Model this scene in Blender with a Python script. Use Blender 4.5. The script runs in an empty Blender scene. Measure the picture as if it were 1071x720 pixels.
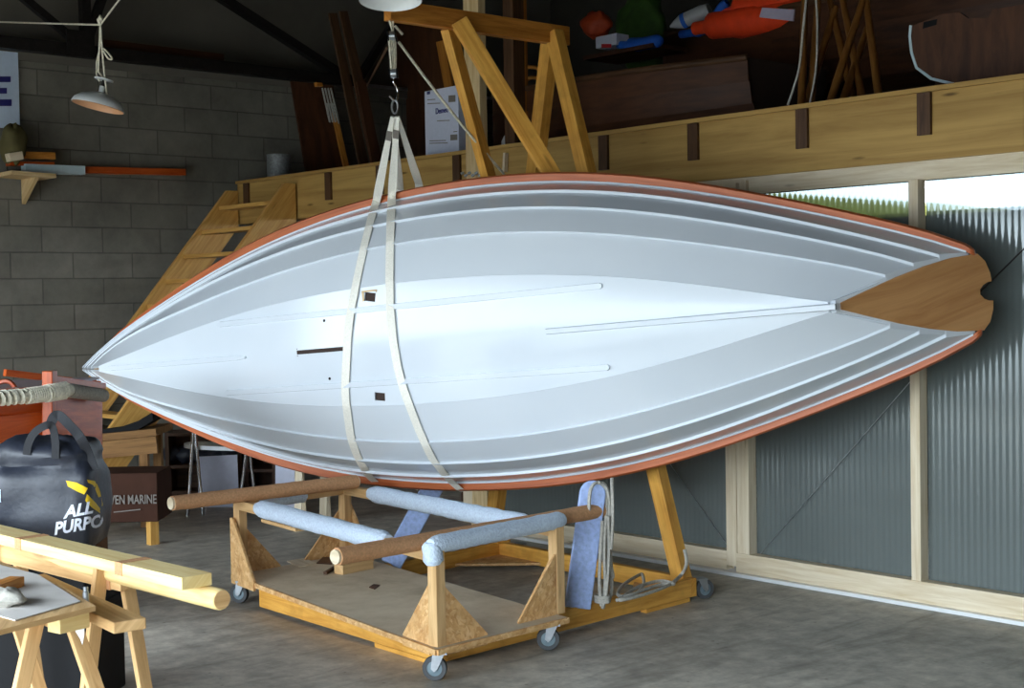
import bpy, bmesh, math, random
from mathutils import Vector as V, Matrix
from mathutils.bvhtree import BVHTree
random.seed(7)
sc = bpy.context.scene
COL = sc.collection
# ------------------------------------------------------------------ camera
# World frame = the workshop: x runs along the translucent wall, y goes deeper, z up.
CAM = V((0, 0, 1.6)); FPX = 1500.0
RC = Matrix.Rotation(math.radians(48.3), 3, 'Z') @ Matrix.Rotation(math.radians(90 - 1.9), 3, 'X') @ Matrix.Rotation(math.radians(-1.0), 3, 'Z')
cd = bpy.data.cameras.new('camera'); cam = bpy.data.objects.new('camera', cd); COL.objects.link(cam)
cd.sensor_width = 36; cd.lens = FPX / 1071 * 36; cd.clip_start = .05; cd.clip_end = 500
cam.matrix_world = Matrix.Translation(CAM) @ RC.to_4x4()
sc.camera = cam
sc.view_settings.view_transform = 'Standard'; sc.view_settings.look = 'None'
sc.view_settings.gamma = 1; sc.view_settings.use_curve_mapping = False

def ray(u, v):                       # survey sight line through a photo point
    return RC @ V(((u - 535.5) / FPX, -(v - 360) / FPX, -1))
def at_h(u, v, h):
    d = ray(u, v); return CAM + d * ((h - CAM.z) / d.z)
def at_y(u, v, y):
    d = ray(u, v); return CAM + d * ((y - CAM.y) / d.y)
def at_x(u, v, x):
    d = ray(u, v); return CAM + d * ((x - CAM.x) / d.x)
FW = V((-.7466, .6652, 0))
RT = V((.6652, .7466, 0))
def at_d(u, v, dist):                # at horizontal distance along the viewing direction
    d = ray(u, v); return CAM + d * (dist / d.dot(FW))
Z = V((0, 0, 1))

# ------------------------------------------------------------------ mesh builder
class G:
    def __init__(s): s.v = []; s.f = []; s.uv = []; s.m = []
    def add(s, vs, fs, uvs=None, mi=0):
        b = len(s.v); s.v += [V(p) for p in vs]
        for k, f in enumerate(fs):
            s.f.append([b + i for i in f]); s.m.append(mi)
            s.uv.append(uvs[k] if uvs else [(vs[i][0] + vs[i][1], vs[i][2] if hasattr(vs[i], '__len__') else 0) for i in f])
        return s
    def hexa(s, c, ax, ay, az, mi=0):          # box from centre and half vectors; u runs along the longest
        c, ax, ay, az = V(c), V(ax), V(ay), V(az)
        hs = [ax, ay, az]; L = [h.length for h in hs]; k = L.index(max(L))
        cs = [(i, j, l) for i in (-1, 1) for j in (-1, 1) for l in (-1, 1)]
        vs = [c + ax * i + ay * j + az * l for i, j, l in cs]
        fs = [[0, 1, 3, 2], [4, 6, 7, 5], [0, 4, 5, 1], [2, 3, 7, 6], [0, 2, 6, 4], [1, 5, 7, 3]]
        if ax.cross(ay).dot(az) < 0: fs = [f[::-1] for f in fs]
        off = random.random() * 9
        uvs = []
        for f in fs:
            uu = []
            for i in f:
                co = [cs[i][q] * L[q] for q in range(3)]
                o = [co[q] for q in range(3) if q != k]
                uu.append((co[k] + off, o[0] + o[1] * 1.01 + off))
            uvs.append(uu)
        return s.add(vs, fs, uvs, mi)
    def box(s, c, size, rz=0, mi=0):
        R = Matrix.Rotation(rz, 3, 'Z')
        return s.hexa(c, R @ V((size[0] / 2, 0, 0)), R @ V((0, size[1] / 2, 0)), R @ V((0, 0, size[2] / 2)), mi)
    def bar(s, p0, p1, w, h, up=Z, mi=0):      # squared timber p0-p1; h measured along up
        p0, p1 = V(p0), V(p1); d = (p1 - p0).normalized()
        sd = d.cross(V(up)).normalized(); u2 = sd.cross(d).normalized()
        return s.hexa((p0 + p1) / 2, (p1 - p0) / 2, sd * w / 2, u2 * h / 2, mi)
    def loft(s, rings, closed=True, caps=True, mi=0):
        n = len(rings[0]); b = []; uvs = []; vs = []
        u = 0; us = []
        for i, r in enumerate(rings):
            if i: u += sum((V(r[j]) - V(rings[i - 1][j])).length for j in range(n)) / n
            us.append(u); vs += [V(p) for p in r]
        vv = [0]
        for j in range(n): vv.append(vv[-1] + (V(rings[len(rings) // 2][(j + 1) % n]) - V(rings[len(rings) // 2][j])).length)
        fs = []
        for i in range(len(rings) - 1):
            for j in range(n if closed else n - 1):
                k = (j + 1) % n
                fs.append([i * n + j, i * n + k, (i + 1) * n + k, (i + 1) * n + j])
                uvs.append([(us[i], vv[j]), (us[i], vv[j + 1]), (us[i + 1], vv[j + 1]), (us[i + 1], vv[j])])
        if caps and closed:
            fs.append(list(range(n))[::-1]); uvs.append([(V(rings[0][j]).x, V(rings[0][j]).z) for j in range(n)][::-1])
            e = (len(rings) - 1) * n
            fs.append([e + j for j in range(n)]); uvs.append([(V(rings[-1][j]).x, V(rings[-1][j]).z) for j in range(n)])
        return s.add(vs, fs, uvs, mi)
    def tube(s, pts, r, seg=8, closed=False, mi=0):
        pts = [V(p) for p in pts]; n = len(pts)
        rr = r if isinstance(r, (list, tuple)) else [r] * n
        rings = []; nrm = None
        for i, p in enumerate(pts):
            if closed: t = pts[(i + 1) % n] - pts[i - 1]
            else: t = pts[min(i + 1, n - 1)] - pts[max(i - 1, 0)]
            t = t.normalized() if t.length > 1e-9 else Z
            if nrm is None:
                nrm = t.orthogonal().normalized()
            else:
                nrm = (nrm - t * nrm.dot(t)); nrm = nrm.normalized() if nrm.length > 1e-6 else t.orthogonal().normalized()
            bn = t.cross(nrm)
            rings.append([p + (nrm * math.cos(2 * math.pi * k / seg) + bn * math.sin(2 * math.pi * k / seg)) * rr[i] for k in range(seg)])
        if closed: rings.append(rings[0])
        return s.loft(rings, True, not closed, mi)
    def cyl(s, p0, p1, r, seg=16, r2=None, mi=0):
        return s.tube([p0, p1], [r, r if r2 is None else r2], seg, mi=mi)
    def prism(s, poly, t, mi=0):               # planar outline thickened by the vector t
        P = [V(p) for p in poly]; t = V(t); n = len(P)
        nn = V((0, 0, 0))
        for i in range(n): nn += P[i].cross(P[(i + 1) % n])
        if nn.dot(t) < 0: P = P[::-1]
        d = max((P[(i + 1) % n] - P[i] for i in range(n)), key=lambda q: q.length).normalized()
        e = t.normalized().cross(d); o = random.random() * 9
        U = lambda p: (p.dot(d) + o, p.dot(e) + o)
        vs = P + [p + t for p in P]
        fs = [list(range(n))[::-1], [n + i for i in range(n)]]
        uvs = [[U(p) for p in P][::-1], [U(p) for p in P]]
        for i in range(n):
            j = (i + 1) % n; fs.append([i, j, n + j, n + i])
            L = (P[j] - P[i]).length
            uvs.append([(0, 0), (L, 0), (L, t.length), (0, t.length)])
        return s.add(vs, fs, uvs, mi)
    def lathe(s, prof, c, axis=Z, seg=32, mi=0, caps=False):   # prof = (radius, height)
        axis = V(axis).normalized(); a = axis.orthogonal().normalized(); b = axis.cross(a); c = V(c)
        rings = [[c + axis * h + (a * math.cos(2 * math.pi * k / seg) + b * math.sin(2 * math.pi * k / seg)) * max(r, 1e-4) for k in range(seg)] for r, h in prof]
        return s.loft(rings, True, caps, mi)

def wm(o):
    m = o.matrix_basis.copy(); p = o.parent
    while p: m = p.matrix_basis @ m; p = p.parent
    return m
def mesh(name, g, mats, M=None, smooth=None):
    me = bpy.data.meshes.new(name)
    vs = g.v if M is None else [M @ p for p in g.v]
    me.from_pydata([tuple(p) for p in vs], [], g.f)
    uvl = me.uv_layers.new(name='UVMap'); k = 0
    flat = []
    for uu in g.uv:
        for q in uu: flat += [q[0], q[1]]
    uvl.data.foreach_set('uv', flat)
    for m in (mats if isinstance(mats, (list, tuple)) else [mats]): me.materials.append(m)
    me.polygons.foreach_set('material_index', g.m)
    if smooth is not None:
        me.polygons.foreach_set('use_smooth', [True] * len(me.polygons))
        me.set_sharp_from_angle(angle=math.radians(smooth))
    me.update()
    return me
def bev(o, w, seg=2):
    b = o.modifiers.new('bevel', 'BEVEL'); b.width = w; b.segments = seg; b.limit_method = 'ANGLE'; b.angle_limit = math.radians(40)
    return o
def thing(name, label, cat, loc, group=None, rz=0):
    o = bpy.data.objects.new(name, None); COL.objects.link(o); o.empty_display_size = .1
    o.location = loc; o.rotation_euler = (0, 0, rz)
    o['label'] = label; o['category'] = cat
    if group: o['group'] = group
    return o
def part(name, g, mat, parent, bevel=0, smooth=None, label=None):
    M = wm(parent).inverted()
    o = bpy.data.objects.new(name, mesh(name, g, mat, M, smooth)); COL.objects.link(o); o.parent = parent
    if bevel: bev(o, bevel)
    if label: o['label'] = label
    return o
def solo(name, g, mat, label, cat, group=None, bevel=0, smooth=None, kind=None):
    xs = [p.x for p in g.v]; ys = [p.y for p in g.v]; zs = [p.z for p in g.v]
    c = V(((min(xs) + max(xs)) / 2, (min(ys) + max(ys)) / 2, min(zs)))
    o = bpy.data.objects.new(name, mesh(name, g, mat, Matrix.Translation(-c), smooth)); COL.objects.link(o); o.location = c
    if bevel: bev(o, bevel)
    if label: o['label'] = label
    if cat: o['category'] = cat
    if group: o['group'] = group
    if kind: o['kind'] = kind
    return o
def struct(name, g, mat, parent=None, bevel=0, smooth=None, label=None):
    if parent: return part(name, g, mat, parent, bevel, smooth)
    o = solo(name, g, mat, label, None, bevel=bevel, smooth=smooth); o['kind'] = 'structure'; return o
def copy_tree(o, parent=None, shift=None):
    c = o.copy(); COL.objects.link(c)
    if parent: c.parent = parent
    if shift is not None: c.location = o.location + V(shift)
    for ch in [q for q in o.children]: copy_tree(ch, c)
    return c

# ------------------------------------------------------------------ materials
def mat(name):
    m = bpy.data.materials.new(name); m.use_nodes = True
    nt = m.node_tree; return m, nt, nt.nodes['Principled BSDF']
def N(nt, t, **k):
    n = nt.nodes.new(t)
    for a, b in k.items():
        if a in n.inputs: n.inputs[a].default_value = b
        else: setattr(n, a, b)
    return n
def ramp(nt, fac, stops):
    r = nt.nodes.new('ShaderNodeValToRGB'); e = r.color_ramp.elements
    while len(e) < len(stops): e.new(.5)
    for q, (p, c) in zip(e, stops): q.position = p; q.color = (*c, 1) if len(c) == 3 else c
    nt.links.new(fac, r.inputs[0]); return r.outputs[0]
def coords(nt, out='UV', scale=(1, 1, 1)):
    tc = nt.nodes.new('ShaderNodeTexCoord'); mp = nt.nodes.new('ShaderNodeMapping'); mp.inputs['Scale'].default_value = scale
    nt.links.new(tc.outputs[out], mp.inputs[0]); return mp.outputs[0]
def mixc(nt, fac, a, b, mode='MIX'):
    m = nt.nodes.new('ShaderNodeMix'); m.data_type = 'RGBA'; m.blend_type = mode
    for i, q in ((0, fac), (6, a), (7, b)):
        if isinstance(q, (int, float)): m.inputs[i].default_value = q
        elif isinstance(q, tuple): m.inputs[i].default_value = (*q, 1)
        else: nt.links.new(q, m.inputs[i])
    return m.outputs[2]
def bump(nt, b, h, strength=.2, dist=.01):
    n = N(nt, 'ShaderNodeBump', Strength=strength, Distance=dist); nt.links.new(h, n.inputs['Height']); nt.links.new(n.outputs[0], b.inputs['Normal'])
def S(hexs):                                    # sRGB triple -> linear
    return tuple(((c / 255) / 12.92 if c / 255 <= .04045 else ((c / 255 + .055) / 1.055) ** 2.4) for c in hexs)
def wood(name, a, b, rough=.6, stretch=22, along=1.6, knots=0.0, dirt=0.0, coat=0, spec=.3):
    m, nt, p = mat(name)
    c = coords(nt, 'UV', (along, stretch, 1))
    n = N(nt, 'ShaderNodeTexNoise', Scale=1.6, Detail=5, Roughness=.65, Distortion=.6); nt.links.new(c, n.inputs['Vector'])
    col = ramp(nt, n.outputs[0], [(.3, b), (.62, a), (.9, tuple(min(1, q * 1.12) for q in a))])
    if knots:
        c2 = coords(nt, 'UV', (2.2, 11, 1)); v = N(nt, 'ShaderNodeTexVoronoi', Scale=1.0); nt.links.new(c2, v.inputs['Vector'])
        k = ramp(nt, v.outputs['Distance'], [(.05, (knots,) * 3), (.13, (0, 0, 0))]); col = mixc(nt, k, col, tuple(q * .35 for q in b))
    if dirt:
        c3 = coords(nt, 'Object', (1, 1, 1)); n3 = N(nt, 'ShaderNodeTexNoise', Scale=9.0, Detail=4); nt.links.new(c3, n3.inputs['Vector'])
        k = ramp(nt, n3.outputs[0], [(.5, (0, 0, 0)), (.75, (dirt,) * 3)]); col = mixc(nt, k, col, tuple(q * .4 for q in b))
    nt.links.new(col, p.inputs['Base Color']); p.inputs['Roughness'].default_value = rough; p.inputs['Specular IOR Level'].default_value = spec
    p.inputs['Coat Weight'].default_value = coat; p.inputs['Coat Roughness'].default_value = .12
    bump(nt, p, n.outputs[0], .08, .004)
    return m
def plain(name, c, rough=.5, metal=0, noise=.12, scale=30, bumps=0, coat=0, spec=.5):
    m, nt, p = mat(name)
    n = N(nt, 'ShaderNodeTexNoise', Scale=scale, Detail=4); nt.links.new(coords(nt, 'Object'), n.inputs['Vector'])
    col = ramp(nt, n.outputs[0], [(.3, tuple(q * (1 - noise) for q in c)), (.7, tuple(min(1, q * (1 + noise)) for q in c))])
    nt.links.new(col, p.inputs['Base Color']); p.inputs['Roughness'].default_value = rough; p.inputs['Metallic'].default_value = metal
    p.inputs['Coat Weight'].default_value = coat; p.inputs['Specular IOR Level'].default_value = spec
    if bumps: bump(nt, p, n.outputs[0], bumps, .01)
    return m

M = {}
M['pine'] = wood('pine', S((222, 196, 150)), S((196, 160, 108)), knots=.8)
M['pale_pine'] = wood('pale pine', S((226, 212, 186)), S((204, 184, 150)), knots=.8)
M['fresh_pine'] = wood('fresh sawn pine', S((240, 218, 160)), S((222, 190, 124)), knots=.3)
M['beam_pine'] = wood('loft beam pine', S((184, 148, 84)), S((150, 114, 60)), knots=.9, along=.5, stretch=9)
M['yellow'] = wood('yellow varnished pine', S((232, 176, 84)), S((202, 138, 54)), knots=.6, dirt=.35, rough=.45)
M['orange_pine'] = wood('orange varnished pine', S((205, 138, 62)), S((160, 96, 36)), knots=.5, rough=.4)
M['stair_pine'] = wood('stair pine', S((216, 168, 92)), S((186, 132, 62)), knots=.5, rough=.45)
M['horse_pine'] = wood('sawhorse pine', S((222, 184, 132)), S((190, 146, 94)), knots=.4)
M['mahogany'] = wood('varnished mahogany', S((206, 96, 38)), S((164, 62, 20)), rough=.35, coat=.15, stretch=14)
M['rail_wood'] = wood('red cedar rail', S((196, 108, 62)), S((164, 80, 42)), rough=.4, stretch=26, along=1.2)
M['transom_wood'] = wood('varnished plywood', S((198, 148, 96)), S((168, 116, 68)), rough=.3, stretch=12, along=1.0, coat=.25)
M['dark_wood'] = wood('dark brown timber', S((92, 64, 42)), S((60, 40, 26)), rough=.55)
M['brown_ply'] = wood('brown plywood', S((90, 56, 36)), S((62, 37, 24)), rough=.5, stretch=8)  # tone lowered so that the loft contents look unlit
M['carpet_brown'] = plain('brown carpet', S((198, 150, 110)), .95, noise=.15, scale=90, bumps=.25, spec=.1)
M['carpet_blue'] = plain('pale blue carpet', S((212, 227, 248)), .95, noise=.12, scale=90, bumps=.7, spec=.1)
M['carpet_flat'] = plain('worn blue carpet', S((168, 188, 232)), .95, noise=.15, scale=50, bumps=.3, spec=.1)
M['steel'] = plain('dark steel', S((42, 38, 36)), .55, .6, .2)
M['zinc'] = plain('zinc plated steel', S((170, 174, 178)), .35, .85, .12)
M['chrome'] = plain('chrome', S((215, 215, 218)), .15, 1, .04)
M['rubber'] = plain('grey rubber', S((70, 72, 74)), .7, 0, .1)
M['wheel_hub'] = plain('pale blue grey hub', S((112, 130, 138)), .4, .2, .1)
M['white_paint'] = plain('white enamel', S((225, 228, 228)), .3, 0, .04)
M['rope'] = plain('cream rope', S((226, 219, 198)), .9, 0, .2, 80, .4)
M['webbing'] = plain('cream webbing', S((240, 236, 224)), .8, 0, .07, 120, .25)
M['grey_rope'] = plain('grey rope', S((178, 174, 164)), .9, 0, .2, 80, .4)
M['black'] = plain('black plastic', S((18, 18, 20)), .75, 0, .1, spec=.2)
M['black_nylon'] = plain('black nylon cloth', S((40, 44, 55)), .45, 0, .12, 50, .15)
M['yellow_cloth'] = plain('yellow cloth', S((240, 200, 30)), .6, 0, .05)
M['white_print'] = plain('white print', S((238, 242, 255)), .6, 0, .02)
M['navy_print'] = plain('navy print', S((40, 40, 110)), .6, 0, .02)
M['grey_print'] = plain('grey print', S((120, 112, 104)), .6, 0, .02)
M['orange_cloth'] = plain('bright orange cloth', S((250, 70, 22)), .7, 0, .1, 14, .2)
M['blue_cloth'] = plain('blue cloth', S((28, 92, 190)), .7, 0, .12, 14, .2)
M['reflective'] = plain('reflective grey patch', S((190, 180, 200)), .3, 0, .05)
M['red_print'] = plain('red print', S((190, 30, 40)), .6, 0, .02)
M['carton'] = plain('white carton', S((205, 208, 225)), .7, 0, .04)
M['sign_white'] = plain('pale sign board', S((200, 215, 235)), .5, 0, .03)
M['paper'] = plain('crumpled paper', S((215, 210, 205)), .8, 0, .08, 12, .3)
M['grey_deck'] = plain('lilac grey paint', S((178, 164, 168)), .5, 0, .05)
M['dark_void'] = plain('painted shade brown', S((52, 36, 28)), .8, 0, .1)  # dark brown painted in for shade in hull openings and stored sterns
M['pale_edge'] = plain('pale painted edge', S((200, 220, 226)), .5, 0, .03)
M['fender_grey'] = plain('grey plastic', S((170, 172, 174)), .45, 0, .05)
M['green_cloth'] = plain('green cloth', S((60, 92, 36)), .8, 0, .3, 9)
def osb():
    m, nt, p = mat('oriented strand board')
    n0 = N(nt, 'ShaderNodeTexNoise', Scale=20.0, Detail=2); uv = coords(nt, 'UV', (1, 1, 1)); nt.links.new(uv, n0.inputs['Vector'])
    wp = mixc(nt, .06, uv, n0.outputs['Color'], 'ADD')
    mp = nt.nodes.new('ShaderNodeMapping'); mp.inputs['Scale'].default_value = (45, 90, 1); mp.inputs['Rotation'].default_value = (0, 0, .5); nt.links.new(wp, mp.inputs[0])
    v = N(nt, 'ShaderNodeTexVoronoi', Scale=1.0); nt.links.new(mp.outputs[0], v.inputs['Vector'])
    n = N(nt, 'ShaderNodeTexNoise', Scale=9.0, Detail=6, Roughness=.7); nt.links.new(uv, n.inputs['Vector'])
    r = ramp(nt, v.outputs['Color'], [(.1, S((206, 154, 96))), (.5, S((226, 180, 120))), (.9, S((238, 200, 146)))])
    k = ramp(nt, n.outputs[0], [(.45, (0, 0, 0)), (.7, (.6, .6, .6))])
    nt.links.new(mixc(nt, k, r, S((168, 112, 60))), p.inputs['Base Color']); p.inputs['Roughness'].default_value = .65
    bump(nt, p, v.outputs['Distance'], .1, .004)
    return m
M['osb'] = osb()
M['spar'] = wood('dark spar wood', S((150, 100, 48)), S((110, 68, 30)), rough=.5)  # darker and browner than the orange pine
M['dull_orange'] = plain('dull orange plastic', S((180, 66, 28)), .6, 0, .1)
M['shaded_timber'] = wood('shaded bench timber', S((148, 108, 62)), S((112, 76, 40)), rough=.7, knots=.4)  # darkened pine: the shade below the stairs is in this colour
M['spool'] = plain('dull grey spool', S((120, 122, 122)), .6, .3, .3, 60)
def dusty():
    m, nt, p = mat('dusty plywood')
    n = N(nt, 'ShaderNodeTexNoise', Scale=3.0, Detail=8, Roughness=.7); nt.links.new(coords(nt, 'Object', (1, 1, 1)), n.inputs['Vector'])
    nt.links.new(ramp(nt, n.outputs[0], [(.3, S((176, 156, 128))), (.5, S((204, 184, 154))), (.72, S((222, 204, 176)))]), p.inputs['Base Color'])
    p.inputs['Roughness'].default_value = .8; return m
M['dusty_ply'] = dusty()
def hullpaint():
    m, nt, p = mat('gloss white hull paint')
    n = N(nt, 'ShaderNodeTexNoise', Scale=2.0, Detail=2); nt.links.new(coords(nt, 'Object'), n.inputs['Vector'])
    nt.links.new(ramp(nt, n.outputs[0], [(.3, S((210, 217, 224))), (.7, S((216, 222, 228)))]), p.inputs['Base Color'])
    p.inputs['Roughness'].default_value = .12; p.inputs['Specular IOR Level'].default_value = .30
    return m
M['hull'] = hullpaint()
def concrete():
    m, nt, p = mat('worn concrete floor')
    c = coords(nt, 'Object')
    a = N(nt, 'ShaderNodeTexNoise', Scale=.8, Detail=8, Roughness=.65); nt.links.new(c, a.inputs['Vector'])
    b = N(nt, 'ShaderNodeTexNoise', Scale=9.0, Detail=8, Roughness=.7); nt.links.new(c, b.inputs['Vector'])
    v = N(nt, 'ShaderNodeTexVoronoi', Scale=3.2); nt.links.new(c, v.inputs['Vector'])
    v2 = N(nt, 'ShaderNodeTexVoronoi', Scale=9.0); nt.links.new(c, v2.inputs['Vector'])
    col = ramp(nt, a.outputs[0], [(.32, S((150, 145, 135))), (.5, S((178, 172, 160))), (.7, S((200, 193, 180)))])
    col = mixc(nt, .55, col, ramp(nt, b.outputs[0], [(.32, (.24, .235, .23)), (.5, (.5, .5, .49)), (.68, (.8, .8, .79))]), 'OVERLAY')
    spots = ramp(nt, v.outputs['Distance'], [(.02, (.7, .7, .7)), (.05, (0, 0, 0))])
    col = mixc(nt, spots, col, S((205, 202, 194)))
    col = mixc(nt, ramp(nt, v2.outputs['Distance'], [(.03, (.6, .6, .6)), (.09, (0, 0, 0))]), col, S((84, 78, 68)))
    c5 = coords(nt, 'Object', (3, .5, 1)); n5 = N(nt, 'ShaderNodeTexNoise', Scale=2.0, Detail=6, Roughness=.6, Distortion=1.5); nt.links.new(c5, n5.inputs['Vector'])
    col = mixc(nt, ramp(nt, n5.outputs[0], [(.5, (0, 0, 0)), (.72, (.55, .55, .55))]), col, S((104, 98, 88)))
    nt.links.new(col, p.inputs['Base Color']); p.inputs['Roughness'].default_value = .55; p.inputs['Specular IOR Level'].default_value = .35
    bump(nt, p, b.outputs[0], .15, .01)
    return m
M['concrete'] = concrete()
def blocks():
    m, nt, p = mat('concrete block wall')
    tc = nt.nodes.new('ShaderNodeTexCoord'); sx = nt.nodes.new('ShaderNodeSeparateXYZ'); cx = nt.nodes.new('ShaderNodeCombineXYZ')
    nt.links.new(tc.outputs['Object'], sx.inputs[0])
    ad = N(nt, 'ShaderNodeMath', operation='ADD'); nt.links.new(sx.outputs[0], ad.inputs[0]); nt.links.new(sx.outputs[1], ad.inputs[1])
    nt.links.new(ad.outputs[0], cx.inputs[0]); nt.links.new(sx.outputs[2], cx.inputs[1])
    br = nt.nodes.new('ShaderNodeTexBrick'); nt.links.new(cx.outputs[0], br.inputs['Vector'])
    br.inputs['Scale'].default_value = 1; br.inputs['Brick Width'].default_value = .5; br.inputs['Row Height'].default_value = .2
    br.inputs['Mortar Size'].default_value = .006; br.inputs['Mortar Smooth'].default_value = .4
    br.inputs['Color1'].default_value = (*S((112, 109, 100)), 1); br.inputs['Color2'].default_value = (*S((124, 120, 111)), 1); br.inputs['Mortar'].default_value = (*S((98, 95, 88)), 1)
    n = N(nt, 'ShaderNodeTexNoise', Scale=2.5, Detail=8, Roughness=.7); nt.links.new(tc.outputs['Object'], n.inputs['Vector'])
    col = mixc(nt, .7, br.outputs['Color'], ramp(nt, n.outputs[0], [(.3, (.3, .3, .3)), (.7, (.68, .68, .66))]), 'OVERLAY')
    nt.links.new(col, p.inputs['Base Color']); p.inputs['Roughness'].default_value = .9; p.inputs['Specular IOR Level'].default_value = .15
    iv = N(nt, 'ShaderNodeMath', operation='SUBTRACT'); iv.inputs[0].default_value = 1; nt.links.new(br.outputs['Fac'], iv.inputs[1])
    bump(nt, p, iv.outputs[0], .6, .01)
    return m
M['blocks'] = blocks()
def poly():
    m = bpy.data.materials.new('ribbed clear sheet'); m.use_nodes = True; nt = m.node_tree
    for n in list(nt.nodes): nt.nodes.remove(n)
    out = nt.nodes.new('ShaderNodeOutputMaterial')
    tr = N(nt, 'ShaderNodeBsdfTransparent'); tr.inputs[0].default_value = (.15, .175, .18, 1)
    rf = N(nt, 'ShaderNodeBsdfRefraction', Roughness=.03, IOR=1.10); rf.inputs[0].default_value = (.15, .175, .18, 1)
    gl = N(nt, 'ShaderNodeBsdfGlossy', Roughness=.12); gl.inputs[0].default_value = (.8, .85, .85, 1)
    df = N(nt, 'ShaderNodeBsdfDiffuse'); df.inputs[0].default_value = (.30, .345, .335, 1)
    m1 = N(nt, 'ShaderNodeMixShader', Fac=.6); nt.links.new(tr.outputs[0], m1.inputs[1]); nt.links.new(rf.outputs[0], m1.inputs[2])
    m2 = N(nt, 'ShaderNodeMixShader', Fac=.40); nt.links.new(m1.outputs[0], m2.inputs[1]); nt.links.new(df.outputs[0], m2.inputs[2])
    fr = N(nt, 'ShaderNodeFresnel', IOR=1.65)
    m3 = N(nt, 'ShaderNodeMixShader'); nt.links.new(fr.outputs[0], m3.inputs[0]); nt.links.new(m2.outputs[0], m3.inputs[1]); nt.links.new(gl.outputs[0], m3.inputs[2])
    nt.links.new(m3.outputs[0], out.inputs[0]); return m
M['poly'] = poly()
# ------------------------------------------------------------------ the room
YW = 6.31; XL = -10.62; YB = 10.4; YF = -0.8; XR = 3.2
g = G(); g.box((-3, 3, -.1), (17, 16, .2)); struct('floor', g, M['concrete'])
g = G(); g.box((XL - .1, 3, 1.775), (.2, 15, 3.55)); struct('wall_left', g, M['blocks'])
M['upper'] = plain('shade dark cladding', S((60, 56, 50)), .9, 0, .2, 3)  # dark colour stands in for shade high up and cuts the bounce
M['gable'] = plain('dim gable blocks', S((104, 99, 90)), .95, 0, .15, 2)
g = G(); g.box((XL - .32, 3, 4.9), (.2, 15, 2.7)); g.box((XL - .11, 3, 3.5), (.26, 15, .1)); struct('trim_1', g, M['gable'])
g = G(); g.box((XL + .012, 3.4, 3.535), (.024, 14.2, .03)); struct('trim_2', g, M['zinc'])
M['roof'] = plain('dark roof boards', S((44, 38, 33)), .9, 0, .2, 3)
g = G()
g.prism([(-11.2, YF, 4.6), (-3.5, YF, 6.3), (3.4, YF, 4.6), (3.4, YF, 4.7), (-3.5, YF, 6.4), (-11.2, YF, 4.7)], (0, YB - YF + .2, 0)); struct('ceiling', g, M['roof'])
# doorway wall behind the viewer: a wide opening to the daylight
DX0, DX1, DH = -9.2, 2.4, 2.35
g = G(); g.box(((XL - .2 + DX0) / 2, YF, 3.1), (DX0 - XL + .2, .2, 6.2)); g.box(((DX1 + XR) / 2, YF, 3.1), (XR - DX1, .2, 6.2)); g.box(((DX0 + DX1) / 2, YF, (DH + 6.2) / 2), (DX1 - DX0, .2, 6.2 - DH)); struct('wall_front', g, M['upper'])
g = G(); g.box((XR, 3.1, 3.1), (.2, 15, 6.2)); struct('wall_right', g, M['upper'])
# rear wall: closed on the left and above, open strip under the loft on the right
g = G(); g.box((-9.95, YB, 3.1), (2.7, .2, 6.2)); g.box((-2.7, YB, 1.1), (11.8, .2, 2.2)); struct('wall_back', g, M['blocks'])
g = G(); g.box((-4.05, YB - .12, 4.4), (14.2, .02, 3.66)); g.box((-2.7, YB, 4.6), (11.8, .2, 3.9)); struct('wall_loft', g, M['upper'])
# loft
g = G(); g.box(((XL + 3.1) / 2, (YW + .1 + YB) / 2, 2.555), (13.7, YB - YW - .1, .03)); struct('floor_loft', g, M['brown_ply'])
BX0, BX1 = -10.5, 3.0
lb = thing('loft_beam', 'x', 'beam', (-4, YW + .05, 2.24)); lb['kind'] = 'structure'; del lb['label']; del lb['category']
g = G(); g.box(((BX0 + BX1) / 2, YW + .05, 2.41), (BX1 - BX0, .1, .335)); part('beam_board', g, M['beam_pine'], lb)
g = G(); g.box(((BX0 + BX1) / 2, YW + .05, 2.59), (BX1 - BX0, .14, .024)); part('floor_edge', g, M['beam_pine'], lb)
for (u, w) in ((968, 17), (840, 14), (726, 13), (632, 14), (478, 11), (397, 12), (343, 10), (257, 10)):
    p = at_y(u, 120, YW); wd = .075
    g = G(); g.box((p.x, YW + .03, 2.47), (wd, .10, .21)); part('joist_end', g, M['dark_wood'], lb)
g = G(); g.box((-1.0, YW + .07, 2.195), (9.6, .08, .095)); struct('trim_3', g, M['pale_pine'])
# ribbed translucent partition under the beam
studs = [(-4.03, .055), (-5.14, .085), (-5.225, .075), (-7.55, .10), (-2.75, .055)]
for i, (x, w) in enumerate(studs):
    g = G(); g.box((x, YW + .02, 1.10), (w, .07, 2.10)); struct('trim_%d' % (4 + i), g, M['pale_pine'], bevel=.003)
g = G(); g.box((-1.2 - 0.94, YW + .015, .075), (6.1, .07, .11)); g.box((-6.4, YW + .03, .075), (2.26, .07, .11)); struct('trim_9', g, M['pale_pine'], bevel=.003)
g = G(); g.box((-2.4, YW - .01, .012), (10.2, .10, .02)); struct('trim_10', g, M['white_paint'])
def sheet(x0, x1, z0, z1):
    g = G(); n = int((x1 - x0) / .035 * 8); ri = []
    for i in range(n + 1):
        x = x0 + (x1 - x0) * i / n; y = YW + .062 + -.0011 * math.sin(x / .035 * 2 * math.pi)
        ri.append([V((x, y, z1)), V((x, y, z0))])
    g.loft(ri, closed=False); return g
wn = 1
for x0, x1 in ((-7.5, -5.26), (-5.1, -4.055), (-4.005, -2.775), (-2.725, -1.3), (-1.3, 3.0)):
    o = struct('window_%d' % wn, sheet(x0, x1, .12, 2.15), M['poly'], smooth=80); wn += 1
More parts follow.
